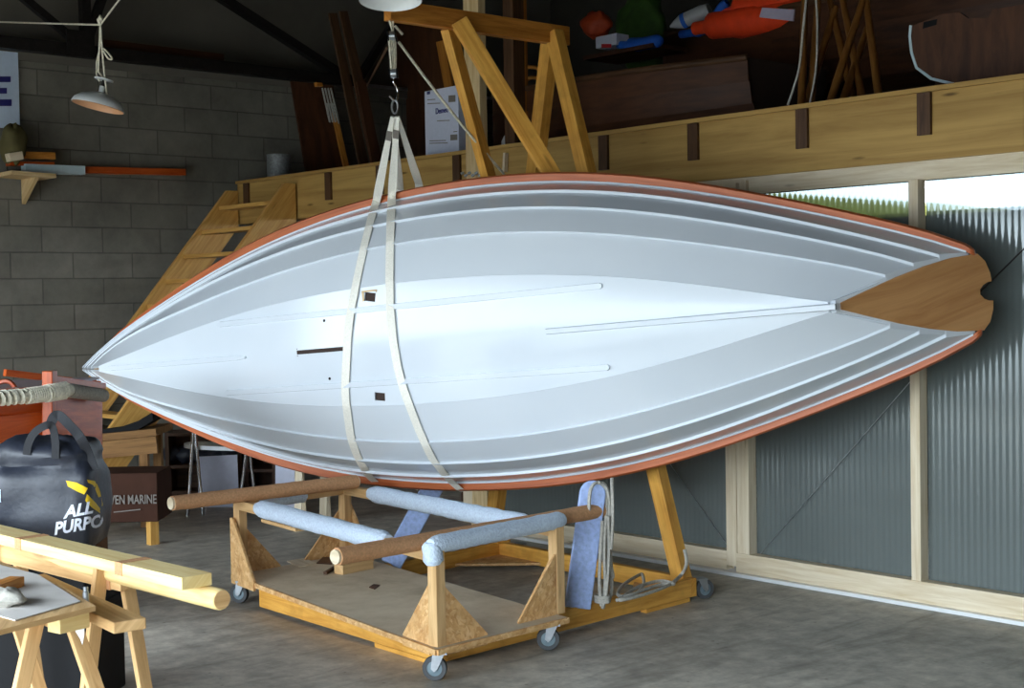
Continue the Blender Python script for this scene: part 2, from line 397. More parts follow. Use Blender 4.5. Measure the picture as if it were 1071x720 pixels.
g = G(); p = at_y(766, 192, YW); g.box((p.x - .02, YW + .015, 2.17), (.09, .03, .09)); g.box((p.x + .07, YW + .015, 2.175), (.045, .03, .10)); struct('trim_14', g, M['pale_pine'])
# outside
M['grass'] = plain('meadow grass', S((112, 112, 48)), .95, 0, .35, 2)
M['gravel'] = plain('pale gravel yard', S((150, 150, 148)), .95, 0, .12, 3)
hp = [at_y(u, v, 60) for u, v in ((700, 195), (800, 203), (880, 207), (960, 214), (1010, 221), (1071, 229), (1200, 236))]
g = G(); g.prism([V((hp[0].x - 40, 60, -.2)), V((hp[0].x - 40, 60, hp[0].z + 1))] + hp + [V((hp[-1].x + 60, 60, hp[-1].z)), V((hp[-1].x + 60, 60, -.2))], V((0, 8, 0))); o = struct('ground_hill', g, M['grass'])
g = G(); g.box((0, 60, -.16), (240, 99, .06)); o = struct('ground_meadow', g, M['grass'])
g = G(); g.box((0, -28, -.16), (160, 54.6, .06)); o = struct('ground_yard', g, M['gravel'])
# ------------------------------------------------------------------ daylight
w = bpy.data.worlds.new('overcast sky'); sc.world = w; w.use_nodes = True
bg = w.node_tree.nodes['Background']; bg.inputs[0].default_value = (.78, .90, 1.0, 1); bg.inputs[1].default_value = 10
sd = bpy.data.lights.new('sun', 'SUN'); sd.energy = 1.5; sd.angle = .02; sd.color = (1, .97, .93)
so = bpy.data.objects.new('sun', sd); COL.objects.link(so); so.rotation_euler = (math.radians(-32), math.radians(8), 0); so.location = (0, -20, 20)
ld = bpy.data.lights.new('doorway_daylight', 'AREA'); ld.shape = 'RECTANGLE'; ld.size = DX1 - DX0; ld.size_y = DH; ld.cycles.is_portal = True
lo = bpy.data.objects.new('doorway_daylight', ld); COL.objects.link(lo); lo.location = ((DX0 + DX1) / 2, YF, DH / 2); lo.rotation_euler = (math.radians(90), 0, 0)
sc.view_settings.exposure = 0.54
try: sc.cycles.use_denoising = True
except Exception: pass
sc.cycles.max_bounces = 8; sc.cycles.transparent_max_bounces = 12
sc.cycles.caustics_refractive = False; sc.cycles.caustics_reflective = False
# ------------------------------------------------------------------ the suspended dinghy: table of offsets (s along, b half breadth, z height)
LINES = {
 1: [(-3.042,0.016,0.2201), (-2.929,0.039,0.2084), (-2.817,0.0609,0.197), (-2.704,0.0839,0.1858), (-2.592,0.1071,0.1748), (-2.479,0.1301,0.164), (-2.367,0.1524,0.1536), (-2.254,0.1737,0.1434), (-2.142,0.1938,0.1335), (-2.029,0.2124,0.1238), (-1.917,0.2295,0.1146), (-1.804,0.2451,0.1056), (-1.692,0.2589,0.097), (-1.579,0.2712,0.0889), (-1.467,0.2818,0.0811), (-1.355,0.2908,0.0738), (-1.242,0.2983,0.067), (-1.13,0.3042,0.0607), (-1.017,0.3087,0.055), (-0.905,0.3117,0.0499), (-0.792,0.3133,0.0454), (-0.68,0.3136,0.0416), (-0.567,0.3124,0.0385), (-0.455,0.3098,0.0362), (-0.342,0.3059,0.0347), (-0.23,0.3004,0.034), (-0.117,0.2935,0.0343), (-0.005,0.285,0.0356), (0.108,0.2747,0.0379), (0.22,0.2627,0.0413), (0.332,0.2489,0.0459), (0.445,0.2331,0.0516), (0.557,0.2153,0.0587), (0.67,0.1955,0.0671), (0.782,0.1737,0.0769), (0.895,0.1502,0.0883), (1.007,0.1251,0.1011), (1.12,0.0988,0.1157), (1.232,0.0722,0.1319), (1.345,0.046,0.15), (1.457,0.0216,0.1699)],
 2: [(-3.274,0.0136,0.3901), (-3.15,0.0789,0.3743), (-3.026,0.1289,0.3587), (-2.903,0.169,0.3434), (-2.779,0.2032,0.3284), (-2.655,0.2338,0.3137), (-2.531,0.2624,0.2993), (-2.407,0.2898,0.2852), (-2.284,0.3163,0.2715), (-2.16,0.342,0.2582), (-2.036,0.3666,0.2453), (-1.912,0.39,0.2329), (-1.788,0.4119,0.2209), (-1.665,0.4321,0.2095), (-1.541,0.4504,0.1987), (-1.417,0.4667,0.1885), (-1.293,0.4808,0.179), (-1.17,0.4928,0.1702), (-1.046,0.5027,0.1622), (-0.922,0.5103,0.1551), (-0.798,0.5157,0.1489), (-0.674,0.5188,0.1437), (-0.551,0.5196,0.1396), (-0.427,0.518,0.1366), (-0.303,0.5139,0.1349), (-0.179,0.5072,0.1345), (-0.055,0.4978,0.1356), (0.068,0.4855,0.1382), (0.192,0.4704,0.1423), (0.316,0.4524,0.1482), (0.44,0.4316,0.1559), (0.564,0.4083,0.1656), (0.687,0.3826,0.1772), (0.811,0.3548,0.1911), (0.935,0.3254,0.2072), (1.059,0.2945,0.2257), (1.182,0.2622,0.2468), (1.306,0.2286,0.2705), (1.43,0.1931,0.297), (1.554,0.1545,0.3265), (1.678,0.1106,0.359)],
 3: [(-3.444,0.0137,0.5299), (-3.314,0.0831,0.5129), (-3.183,0.1417,0.4962), (-3.053,0.1932,0.4798), (-2.922,0.2399,0.4637), (-2.791,0.2834,0.448), (-2.661,0.3242,0.4326), (-2.53,0.3629,0.4175), (-2.399,0.3995,0.4029), (-2.269,0.4338,0.3886), (-2.138,0.4658,0.3747), (-2.008,0.4952,0.3613), (-1.877,0.522,0.3483), (-1.746,0.546,0.3359), (-1.616,0.5674,0.3241), (-1.485,0.586,0.3129), (-1.354,0.6019,0.3024), (-1.224,0.6153,0.2926), (-1.093,0.6262,0.2836), (-0.963,0.6345,0.2754), (-0.832,0.6405,0.2683), (-0.701,0.6439,0.2621), (-0.571,0.6447,0.257), (-0.44,0.6428,0.2532), (-0.309,0.6381,0.2506), (-0.179,0.6303,0.2493), (-0.048,0.6194,0.2496), (0.082,0.6051,0.2514), (0.213,0.5875,0.2549), (0.344,0.5664,0.2603), (0.474,0.5419,0.2675), (0.605,0.5143,0.2768), (0.736,0.4837,0.2882), (0.866,0.4504,0.302), (0.997,0.4148,0.3182), (1.127,0.3771,0.337), (1.258,0.3376,0.3585), (1.389,0.2961,0.3828), (1.519,0.2519,0.4102), (1.65,0.2038,0.4408), (1.781,0.1494,0.4748)],
 4: [(-3.6,0.0109,0.6602), (-3.463,0.0852,0.6446), (-3.326,0.1473,0.6294), (-3.189,0.2021,0.6144), (-3.052,0.2529,0.5997), (-2.916,0.3014,0.5852), (-2.779,0.3484,0.5711), (-2.642,0.3941,0.5573), (-2.505,0.4382,0.5438), (-2.368,0.4803,0.5306), (-2.231,0.5199,0.5178), (-2.094,0.5565,0.5055), (-1.957,0.5899,0.4935), (-1.82,0.6197,0.482), (-1.684,0.6458,0.471), (-1.547,0.6683,0.4606), (-1.41,0.6872,0.4507), (-1.273,0.7026,0.4416), (-1.136,0.7148,0.4331), (-0.999,0.7239,0.4253), (-0.862,0.7301,0.4184), (-0.725,0.7334,0.4124), (-0.588,0.7338,0.4074), (-0.451,0.7312,0.4034), (-0.315,0.7256,0.4005), (-0.178,0.7168,0.3988), (-0.041,0.7045,0.3983), (0.096,0.6885,0.3993), (0.233,0.6687,0.4017), (0.37,0.6449,0.4057), (0.507,0.6171,0.4113), (0.644,0.5854,0.4187), (0.781,0.55,0.428), (0.917,0.5113,0.4393), (1.054,0.4697,0.4526), (1.191,0.4258,0.4682), (1.328,0.3801,0.4861), (1.465,0.3327,0.5065), (1.602,0.2836,0.5296), (1.739,0.2321,0.5553), (1.876,0.1766,0.5839)],
 5: [(-3.793,0.008,0.8303), (-3.648,0.0882,0.8173), (-3.504,0.157,0.8045), (-3.36,0.2186,0.7919), (-3.216,0.2758,0.7796), (-3.072,0.33,0.7674), (-2.928,0.3821,0.7555), (-2.783,0.4322,0.7438), (-2.639,0.4801,0.7323), (-2.495,0.5256,0.7211), (-2.351,0.5682,0.7101), (-2.207,0.6077,0.6994), (-2.062,0.6437,0.6891), (-1.918,0.6761,0.679), (-1.774,0.7047,0.6693), (-1.63,0.7296,0.6601), (-1.486,0.7508,0.6512), (-1.341,0.7683,0.6428), (-1.197,0.7822,0.6349), (-1.053,0.7927,0.6275), (-0.909,0.7996,0.6207), (-0.765,0.8031,0.6146), (-0.621,0.8031,0.6091), (-0.476,0.7994,0.6043), (-0.332,0.792,0.6004), (-0.188,0.7807,0.5973), (-0.044,0.7654,0.595), (0.1,0.746,0.5938), (0.245,0.7225,0.5936), (0.389,0.6948,0.5945), (0.533,0.6632,0.5966), (0.677,0.628,0.5999), (0.821,0.5896,0.6046), (0.966,0.5483,0.6106), (1.11,0.5047,0.6182), (1.254,0.4593,0.6273), (1.398,0.412,0.6381), (1.542,0.3628,0.6507), (1.686,0.3108,0.6651), (1.831,0.2542,0.6814), (1.975,0.1896,0.6998)],
 6: [(-3.832,0.008,0.8604), (-3.687,0.085,0.8473), (-3.542,0.1563,0.8343), (-3.397,0.2227,0.8215), (-3.252,0.2864,0.809), (-3.107,0.3481,0.7967), (-2.962,0.4079,0.7846), (-2.817,0.4654,0.7728), (-2.672,0.52,0.7612), (-2.527,0.5709,0.7499), (-2.382,0.6177,0.7388), (-2.237,0.6601,0.7281), (-2.092,0.6977,0.7177), (-1.947,0.7307,0.7076), (-1.802,0.7591,0.6979), (-1.657,0.7832,0.6887), (-1.512,0.8034,0.6798), (-1.367,0.82,0.6715), (-1.222,0.8332,0.6637), (-1.077,0.8433,0.6564), (-0.932,0.8504,0.6498), (-0.788,0.8545,0.6438), (-0.643,0.8556,0.6386), (-0.498,0.8533,0.6341), (-0.353,0.8475,0.6304), (-0.208,0.8377,0.6276), (-0.063,0.8237,0.6258), (0.082,0.8052,0.625), (0.227,0.7821,0.6252), (0.372,0.7543,0.6266), (0.517,0.722,0.6293), (0.662,0.6856,0.6332), (0.807,0.6458,0.6386), (0.952,0.603,0.6454), (1.097,0.5582,0.6537), (1.242,0.512,0.6637), (1.387,0.4645,0.6755), (1.532,0.4154,0.689), (1.677,0.3632,0.7045), (1.822,0.3048,0.7221), (1.967,0.2347,0.7417)],
}
BOAT_O=(-5.17927, 4.70555, 1.41836)
BOAT_A=(0.93862, 0.33748, 0.07146)
BOAT_N=(-0.05822, -0.04923, 0.99709)
BOAT_U=(-0.34002, 0.94004, 0.02656)
BO, BA, BN, BU = V(BOAT_O), V(BOAT_A).normalized(), V(BOAT_N).normalized(), V(BOAT_U).normalized()
def bw(s, b, z): return BO + BA * s + BN * b + BU * z
NS = len(LINES[1])
boat = thing('sailing_dinghy', 'large upturned dinghy with glossy white lapped planks hanging sideways in two slings', 'boat', bw(-.6, 0, .3) - V((0, 0, .8)))
def keel_z(s):
    # centreline of the flat bottom, just below the first chine
    L = LINES[1]
    for i in range(NS - 1):
        if L[i][0] <= s <= L[i + 1][0]:
            t = (s - L[i][0]) / (L[i + 1][0] - L[i][0]); z = L[i][2] + t * (L[i + 1][2] - L[i][2]); break
    else: z = L[0][2] if s < L[0][0] else L[-1][2]
    q = (s - L[0][0]) / (L[-1][0] - L[0][0]); q = min(1, max(0, q))
    return z - .03 * 4 * q * (1 - q)
def chine_b(s):
    L = LINES[1]
    for i in range(NS - 1):
        if L[i][0] <= s <= L[i + 1][0]:
            t = (s - L[i][0]) / (L[i + 1][0] - L[i][0]); return L[i][1] + t * (L[i + 1][1] - L[i][1])
    return .01
def bottom_z(s, b):
    q = (s + 3.04) / 4.5; q = min(1, max(0, q)); return keel_z(s) + .03 * 4 * q * (1 - q) * min(1, abs(b) / max(.02, chine_b(s)))
T = .012
def strake(k, sg):                      # plank between line k and k+1, its lower edge standing proud
    A, B = LINES[k], LINES[k + 1]; rings = []
    step = {1: .003, 2: .013, 3: .015, 4: .016}[k]
    for i in range(NS):
        a, b = V(A[i]), V(B[i]); d = (b - a); d = V((0, d.y, d.z)).normalized()
        n = V((0, d.z, -d.y))           # outward in the section
        q = min(1, i / 4); st = step * (.25 + .75 * q)
        pts = [a + n * st, b + n * .0005 + d * .002, b - n * T + d * .002, a - n * T]
        rings.append([bw(p.x, p.y * sg if p.y > .002 else .002 * sg, p.z) for p in pts])
    g = G(); g.loft(rings if sg > 0 else [r[::-1] for r in rings]); return g
def fixn(o):
    bm = bmesh.new(); bm.from_mesh(o.data); bmesh.ops.recalc_face_normals(bm, faces=bm.faces); bm.to_mesh(o.data); bm.free(); return o
# bottom panel with its openings cut through
rings = []
for i in range(NS):
    s, b, z = LINES[1][i]; zk = keel_z(s); row = []
    for q in (1, .5, 0, -.5, -1): row.append((s, b * q, zk + (z - zk) * abs(q)))
    top = [bw(*p) for p in row]; bot = [bw(p[0], p[1], p[2] + T) for p in row]
    rings.append(top + bot[::-1])
g = G(); g.loft(rings)
bottom = fixn(part('bottom_panel', g, M['hull'], boat, smooth=25))
holes = [((-1.43, .0), (-1.085, .0), .022), ((-.955, .263), (-.885, .251), .046), ((-.95, -.262), (-.885, -.270), .042)]
for (s0, b0), (s1, b1), wd in holes:
    c = G(); z = (bottom_z(s0, b0) + bottom_z(s1, b1)) / 2
    p0, p1 = bw(s0, b0, z), bw(s1, b1, z); c.bar(p0, p1, wd, .08, up=BU)
    cut = bpy.data.objects.new('cutter', mesh('cutter', c, M['dark_void'], wm(bottom).inverted())); COL.objects.link(cut); cut.matrix_basis = wm(bottom)
    mod = bottom.modifiers.new('cut', 'BOOLEAN'); mod.operation = 'DIFFERENCE'; mod.object = cut; mod.solver = 'EXACT'
    bpy.context.view_layer.update()
    dg = bpy.context.evaluated_depsgraph_get(); me = bpy.data.meshes.new_from_object(bottom.evaluated_get(dg))
    bottom.modifiers.clear(); bottom.data = me; bpy.data.objects.remove(cut)
    # the case behind the opening
    bx = G(); bx.bar(p0 + BU * .05, p1 + BU * .05, wd + .02, .075, up=BU)
    part('centreboard_case' if s1 - s0 > .2 else 'footwell_case', bx, M['dark_void'], boat)
for (s, b) in ((-1.23, .157), (-1.23, -.153)):
    g = G(); z = bottom_z(s, b); g.cyl(bw(s, b, z - .0015), bw(s, b, z + .01), .008, 10); part('drain_hole', g, M['black'], boat)
for (s0, b0), (s1, b1), wd in holes[1:2]:
    z = bottom_z(s0, b0); g = G(); zz = z - .002
    for q0, q1, r0, r1 in ((s0 - .012, s1 + .012, b0 + .03, b0 + .022), (s0 - .012, s1 + .012, b1 - .022, b1 - .03), (s0 - .014, s0 - .003, b0 + .03, b1 - .03), (s1 + .003, s1 + .014, b0 + .03, b1 - .03)):
        g.prism([bw(q0, r0, zz), bw(q1, r0, zz), bw(q1, r1, zz), bw(q0, r1, zz)], BU * .004)
    part('hole_rim', g, M['pine'], boat)
hull_parts = [bottom]; rails = []
for k in range(1, 5):
    for sg in (1, -1):
        hull_parts.append(fixn(part('plank', strake(k, sg), M['hull'], boat, smooth=30)))
for sg in (1, -1):                      # white bead and red cedar rubbing rail along the sheer
    bead = []; rail = []
    for i in range(NS):
        a, c = V(LINES[5][i]), V(LINES[6][i]); q = min(1, i / 3)
        a4 = V(LINES[4][i]); d = (a - a4); d = V((0, d.y, d.z)).normalized(); n = V((0, d.z, -d.y))
        o = a + n * (.007 * q + .002)
        bead.append([bw(p.x, max(.001, p.y) * sg, p.z) for p in (a - d * .002, o - d * .002, o + d * .010, a + d * .012 - n * .006)])
        r1 = a + n * .004 + d * .003; r2 = V((c.x, a.y + (c.y - a.y) * .82, a.z - .002 * q)); r3 = V((c.x, c.y, a.z + .012)); r4 = V((c.x, c.y, c.z + .012)); r5 = a + d * .045 - n * .004
        rail.append([bw(p.x, max(.001, p.y) * sg, p.z) for p in [(a - n * .008 + d * .02) + (r - (a - n * .008 + d * .02)) * min(1, max(.05, (i - .5) / 2.5)) for r in (r1, r2, r3, r4, r5)]])
    # rounded after end of the rail
    e = V(LINES[6][-1]); ee = V(LINES[5][-1])
    last = rail[-1]; edir = (sum(rail[-1], V((0, 0, 0))) - sum(rail[-2], V((0, 0, 0)))).normalized()
    def shrink(dx, k): 
        m = sum(last, V((0, 0, 0))) / 5; return [m + (p - m) * k + edir * dx - BN * sg * dx * .25 for p in last]
    rail += [shrink(.02, .98), shrink(.035, .85), shrink(.043, .6)]
    g = G(); g.loft(bead); hull_parts.append(fixn(part('bead', g, M['hull'], boat, smooth=40)))
    g = G(); g.loft(rail); rails.append(fixn(part('rubbing_rail', g, M['rail_wood'], boat, smooth=40, label='red cedar rubbing rail')))
# transom board
TS = .8651
def tz(s): return .17 + (s - 1.516) / TS
up_edge = [(1.516, .016), (1.60, .055), (1.716, .107), (1.82, .145), (1.916, .171), (2.014, .180), (2.040, .142), (2.055, .085), (2.058, .045), (2.042, .043), (2.025, .032), (2.012, .012)]
out = [(s, b) for s, b in up_edge] + [(s, -b) for s, b in up_edge[::-1]]
dirn = V((1, 0, -TS)).normalized()      # outward normal of the raked transom in (s, z)
P = [bw(s + .004, b, tz(s) - .004) for s, b in out]
g = G(); th = (BA * -dirn.x + BU * -dirn.z) * .022
g.prism(P, th)
# grain runs up the board
nf = len(out); 
for fi in (0, 1):
    g.uv[fi] = [((p - BO).dot(BA) * .9 + 3, (p - BO).dot(BN) * .7 + .06 * math.sin((p - BO).dot(BA) * 5)) for p in [g.v[i] for i in g.f[fi]]]
fixn(part('transom', g, M['transom_wood'], boat, label='varnished plywood transom board with a sculling notch'))
ro = [(s + (.006 if k in (0, 23) else .004), b + (.011 if b > 0 else -.011)) for k, (s, b) in enumerate(out)]
ro = [(1.500, .028)] + ro[1:5] + [(1.985, .188), (1.985, -.188)] + [(q, -b) for q, b in ro[1:5][::-1]] + [(1.500, -.028)]
g = G(); g.prism([bw(s - .004, b, tz(s) + .004) for s, b in ro], (BA * -dirn.x + BU * -dirn.z) * .05); fixn(part('transom_frame', g, M['hull'], boat))
# keel strip at the bow, bilge runners, skeg
def strip(path, w, h, wtaper=1, htaper=1):
    rings = []; n = len(path)
    for i, (s, b) in enumerate(path):
        q = i / (n - 1); e0 = 1 if i > 0 else wtaper; e1 = 1 if i < n - 1 else wtaper
        ww = w * min(e0, e1) / 2; hh = h * (min(e0, e1) if htaper < 1 else 1); z0 = bottom_z(s, b)
        rings.append([bw(s, b + ww, z0 + .003), bw(s, b + ww * .85, z0 - hh), bw(s, b - ww * .85, z0 - hh), bw(s, b - ww, z0 + .003)])
    g = G(); g.loft(rings); return g
def lin(a, b, n): return [(a[0] + (b[0] - a[0]) * i / n, a[1] + (b[1] - a[1]) * i / n) for i in range(n + 1)]
fixn(part('keel_strip', strip(lin((-3.0, -.002), (-1.80, -.002), 16), .030, .010, .5), M['hull'], boat, smooth=30))
for sg in (1, -1):
    pth = lin((-2.01, .192 * sg), (-1.99, .193 * sg), 1) + lin((-1.96, .193 * sg), (.37, .195 * sg), 20) + lin((.40, .195 * sg), (.412, .195 * sg), 1)
    fixn(part('bilge_runner', strip(pth, .032, .013, .55), M['hull'], boat, smooth=30))
rings = []
for i in range(15):
    q = i / 14; s = .106 + (1.495 - .106) * q; z0 = keel_z(s); hh = .012 + .085 * q * q
    rings.append([bw(s, .016, z0 + .003), bw(s + .02 * q, .011, z0 - hh), bw(s + .02 * q, -.011, z0 - hh), bw(s, -.016, z0 + .003)])
g = G(); g.loft(rings); fixn(part('skeg', g, M['hull'], boat, smooth=30))
# ------------------------------------------------------------------ slings, tackle, lamps
bpy.context.view_layer.update()
bvv = []; bvf = []
for o in hull_parts + rails:
    mw = wm(o); b0 = len(bvv)
    bvv += [mw @ v.co for v in o.data.vertices]; bvf += [[b0 + i for i in p.vertices] for p in o.data.polygons]
HB = BVHTree.FromPolygons(bvv, bvf)
def on_hull(u, v):
    d = ray(u, v).normalized(); h = HB.ray_cast(CAM, d)
    return (h[0], h[1] if h[1].dot(d) < 0 else -h[1]) if h[0] else None
RX = -5.91
HK = at_x(413, 116, RX)             # ring of the hook
def smoothpts(p, n=4):
    out = []
    for i in range(len(p) - 1):
        a, b, c, d = p[max(i - 1, 0)], p[i], p[i + 1], p[min(i + 2, len(p) - 1)]
        for k in range(n):
            t = k / n
            out.append(.5 * ((2 * b) + (c - a) * t + (2 * a - 5 * b + 4 * c - d) * t * t + (3 * b - 3 * c + d - a) * t ** 3))
    return out + [p[-1]]
def ribbon(pts, side, w, t, up):
    rings = []
    for i, p in enumerate(pts):
        tg = (pts[min(i + 1, len(pts) - 1)] - pts[max(i - 1, 0)]).normalized()
        s = (side - tg * side.dot(tg)).normalized(); n = s.cross(tg).normalized()
        if n.dot(up) < 0: n = -n
        ww = w[i] if isinstance(w, list) else w
        rings.append([p + s * ww / 2, p + s * ww / 2 + n * t, p - s * ww / 2 + n * t, p - s * ww / 2])
    g = G(); g.loft(rings); return g
slings = [([(397, 200), (389, 226), (381, 258), (374, 290), (367, 325), (364, 350), (362, 385), (361, 410), (363, 430), (367, 458), (374, 478), (386, 499), (391, 503)], (418, 199), -1, 'left-hand cream lifting sling passing beside the centreboard slot under the white hull'),
          ([(410.5, 193), (409, 226), (408, 258), (407.5, 290), (408, 320), (411, 355), (416, 385), (422, 407), (429, 426), (439, 452), (452, 480), (469, 501), (480, 511)], (438, 193), 1, 'right-hand cream lifting sling slanting down the white hull towards its lower rail')]
def dens(path, step=5.0):
    out = []
    for i in range(len(path) - 1):
        (u0, v0), (u1, v1) = path[i], path[i + 1]; n = max(1, int(math.hypot(u1 - u0, v1 - v0) / step))
        out += [(u0 + (u1 - u0) * k / n, v0 + (v1 - v0) * k / n) for k in range(n)]
    return out + [path[-1]]
for path, back, sg, lab in slings:
    st = HK + RT * .012 * sg - V((0, 0, .03))
    root = thing('lifting_sling', lab, 'sling', HK - V((0, 0, .05)), 'lifting slings round the hull')
    cn = []
    for u, v in dens(path):
        h = on_hull(u, v)
        if h: cn.append(h[0] - (h[0] - CAM).normalized() * .012)
    # the strap spans straight from the hook to where it first bears on the planks
    k0 = 0
    for k in range(len(cn)):
        seg = cn[k] - st; L = seg.length; hit = HB.ray_cast(st, seg.normalized(), L - .02)
        if hit[0] is None: k0 = k; break
    i0 = cn[-1]
    run = cn[k0:]
    run = [run[0]] + [(run[i - 1] + run[i] * 2 + run[i + 1]) / 4 for i in range(1, len(run) - 1)] + [run[-1], i0 + BU * .04 - BN * .02]
    front = [st + (run[0] - st) * (k / 10) for k in range(10)] + run
    part('front_strap', ribbon(front, BA, [.022 + .026 * min(1, k / 8) for k in range(len(front))], .004, -BU), M['webbing'], root)
    bp = at_d(back[0], back[1], (cn[0]).dot(FW) + .10)
    backp = [st + (bp - st) * (k / 5) + FW * .006 for k in range(6)] + [bp + V((0, 0, -.25)) + FW * .1, bp + V((0, 0, -.6)) + FW * .14, i0 + BU * .16 + V((0, 0, .15)), i0 + BU * .09 - BN * .02]
    part('back_strap', ribbon(backp, BA, [.022 + .026 * min(1, k / 4) for k in range(len(backp))], .004, BU), M['webbing'], root)
    lg = [bp + (st - bp) * t for t in (.42, .5, .58)]
    part('label_patch', ribbon([st + (run[0] - st) * t - FW * .007 for t in (.16, .21, .26)], BA, .03, .003, -BU), M['grey_print'], root, label='grey printed label sewn on the strap')

tk = thing('rope_tackle', 'rope tackle with two black pulley blocks and a steel hook above the white boat', 'tackle', HK)
X = lambda u, v, dx=0: at_x(u, v, RX + dx)
for (u0, v0, u1, v1, nm) in ((409, 31, 411, 44, 'upper_block'), (411, 72, 412, 82, 'lower_block')):
    g = G(); a, b = X(u0, v0), X(u1, v1); d = b - a
    for k in (-1, 1):
        o = RT * .016 * k
        g.prism([a + o + FW * .02, a + d * .25 + o + FW * .03, b - d * .25 + o + FW * .03, b + o + FW * .018, b + o - FW * .018, b - d * .25 + o - FW * .03, a + d * .25 + o - FW * .03, a + o - FW * .02], RT * .006 * k)
    bl = part(nm, g, M['black'], tk, bevel=.002)
    g = G(); m = (a + b) / 2; g.cyl(m - RT * .014, m + RT * .014, .024, 20); part('sheave', g, M['zinc'], bl, smooth=40)
g = G()
for k, du in enumerate((-3, -1, 1.5, 3)):
    g = G(); g.tube([X(410 + du, 40), X(411 + du * .9, 58), X(411.5 + du * .6, 75)], .0065, 6); part('rope_fall', g, M['rope'], tk, smooth=60)
g = G(); g.tube([X(413, 68), X(414, 56), X(412.5, 44)], .005, 6); g.tube([X(410.5, 33), X(406, 16), X(408, 11), X(411, 16), X(410.8, 33)], .006, 6); part('hanging_loop', g, M['rope'], tk, smooth=60)
g = G(); hk = [X(412, 82), X(411.5, 86), X(415, 92), X(416, 98), X(414, 105), X(411, 104), X(407, 100)]
g.tube(smoothpts(hk, 4), .0055, 8); part('hook', g, M['chrome'], tk, smooth=60)
g = G(); g.tube([HK + RT * .015 * math.cos(a) + Z * (.02 + .034 * math.sin(a)) for a in [i * math.pi / 8 for i in range(16)]], .0055, 6, closed=True); part('shackle', g, M['zinc'], tk, smooth=60)
g = G(); g.tube([X(413, 27), X(421, 36)], .007, 6); part('rope_tail', g, M['rope'], tk, smooth=60)
a = X(417, 44); b = at_y(527, 182, 5.4); g = G(); g.tube([a + (b - a) * (i / 10) + Z * -.02 * math.sin(math.pi * i / 10) for i in range(11)], .0075, 6); solo('hauling_rope', g, M['rope'], 'pale hauling rope stretched from the tackle down past the white carton', 'rope', smooth=60)
a = X(405, 50); b = at_x(384, 90, -9.5); g = G(); g.tube([a, b], .008, 5); solo('dark_line', g, M['dark_wood'], 'thin brown line running left from the pulley blocks', 'rope', smooth=60)

def lamp(name, label, c, r, tilt, im='lamp_inside'):
    root = thing(name, label, 'lamp', c, None)
    g = G(); ax = (Matrix.Rotation(tilt[0], 3, RT) @ Matrix.Rotation(tilt[1], 3, FW)) @ Z
    prof = [(r, -.005), (r * 1.0, 0), (r * .93, .025), (r * .72, .052), (r * .42, .072), (r * .2, .080), (.016, .084), (.016, .12), (.0, .122)]
    inner = [(p[0] - .004 if p[0] > .03 else p[0] * .8, p[1] - .004) for p in prof[1:-2]][::-1]
    g.lathe(prof[::-1], c, ax); part('lamp_shade', g, M['white_paint'], root, smooth=50)
    g = G(); g.lathe(inner, c - ax * .0035, ax); part('reflector', g, M[im], root, smooth=50)
    g = G(); g.lathe([(0.0, .012), (.03, .016), (.04, .03), (.032, .05), (.02, .065), (.02, .078), (0, .078)], c - ax * .0, ax, 20); part('bulb', g, M['bulb' if im != 'white_paint' else 'chrome'], root, smooth=60)
    return root, ax
M['lamp_inside'] = plain('lamp inside', S((200, 150, 110)), .4, 0, .05); M['bulb'] = plain('unlit bulb', S((225, 222, 215)), .2, 0, .03)
c = at_d(102.5, 111, 8.5)
lt, ax = lamp('pendant_lamp', 'tilted enamel pendant lamp hanging on ropes by the block wall', c, .155, (math.radians(-4), math.radians(13)))
g = G(); g.lathe([(0, .155), (.055, .157), (.057, .163), (0, .169)], c, ax, 24); part('top_disc', g, M['white_paint'], lt, smooth=40)
g = G(); g.cyl(c + ax * .11, c + ax * .165, .01, 10); part('stem', g, M['steel'], lt, smooth=60)
D2 = lambda u, v, d=8.5: at_d(u, v, d)
g = G(); g.tube([c + ax * .165, D2(103, 75), D2(104, 50), D2(105, 25)], .006, 6); g.tube([D2(112, 100), D2(109, 75), D2(107, 55), D2(105, 25)], .006, 6)
g.tube(smoothpts([D2(107, 50), D2(111, 53), D2(116, 59), D2(117, 62), D2(113, 61), D2(108, 53)], 4), .0055, 6); g.tube([D2(104, 85), D2(101, 78), D2(101, 65), D2(104, 52)], .005, 6)
part('hanging_cord', g, M['rope'], lt, smooth=60)
g = G(); g.tube([D2(105, 26), D2(103, 20), D2(104, 17), D2(107, 22)], .012, 6); part('knot', g, M['rope'], lt, smooth=60)
g = G(); g.tube([D2(105, 26), at_x(0, 23, -10.4)], .006, 6); solo('stay_line', g, M['rope'], 'pale line running left from the pendant lamp knot', 'rope', smooth=60)
g = G(); g.tube([D2(105, 26), D2(126, -2), D2(165, -55)], .006, 6); solo('stay_line', g, M['rope'], 'pale line rising right from the pendant lamp knot to the roof', 'rope', smooth=60)
c = at_d(408.5, -.5, 6.9)
lamp('ceiling_lamp', 'white dished lamp at the top edge above the pulley blocks', c, .152, (math.radians(-8), 0), 'white_paint')
g = G(); g.tube([c + Z * .15, c + Z * 2.4], .007, 6); solo('lamp_cable', g, M['black'], 'black cable holding the lamp above the pulley blocks', 'cable', smooth=60)

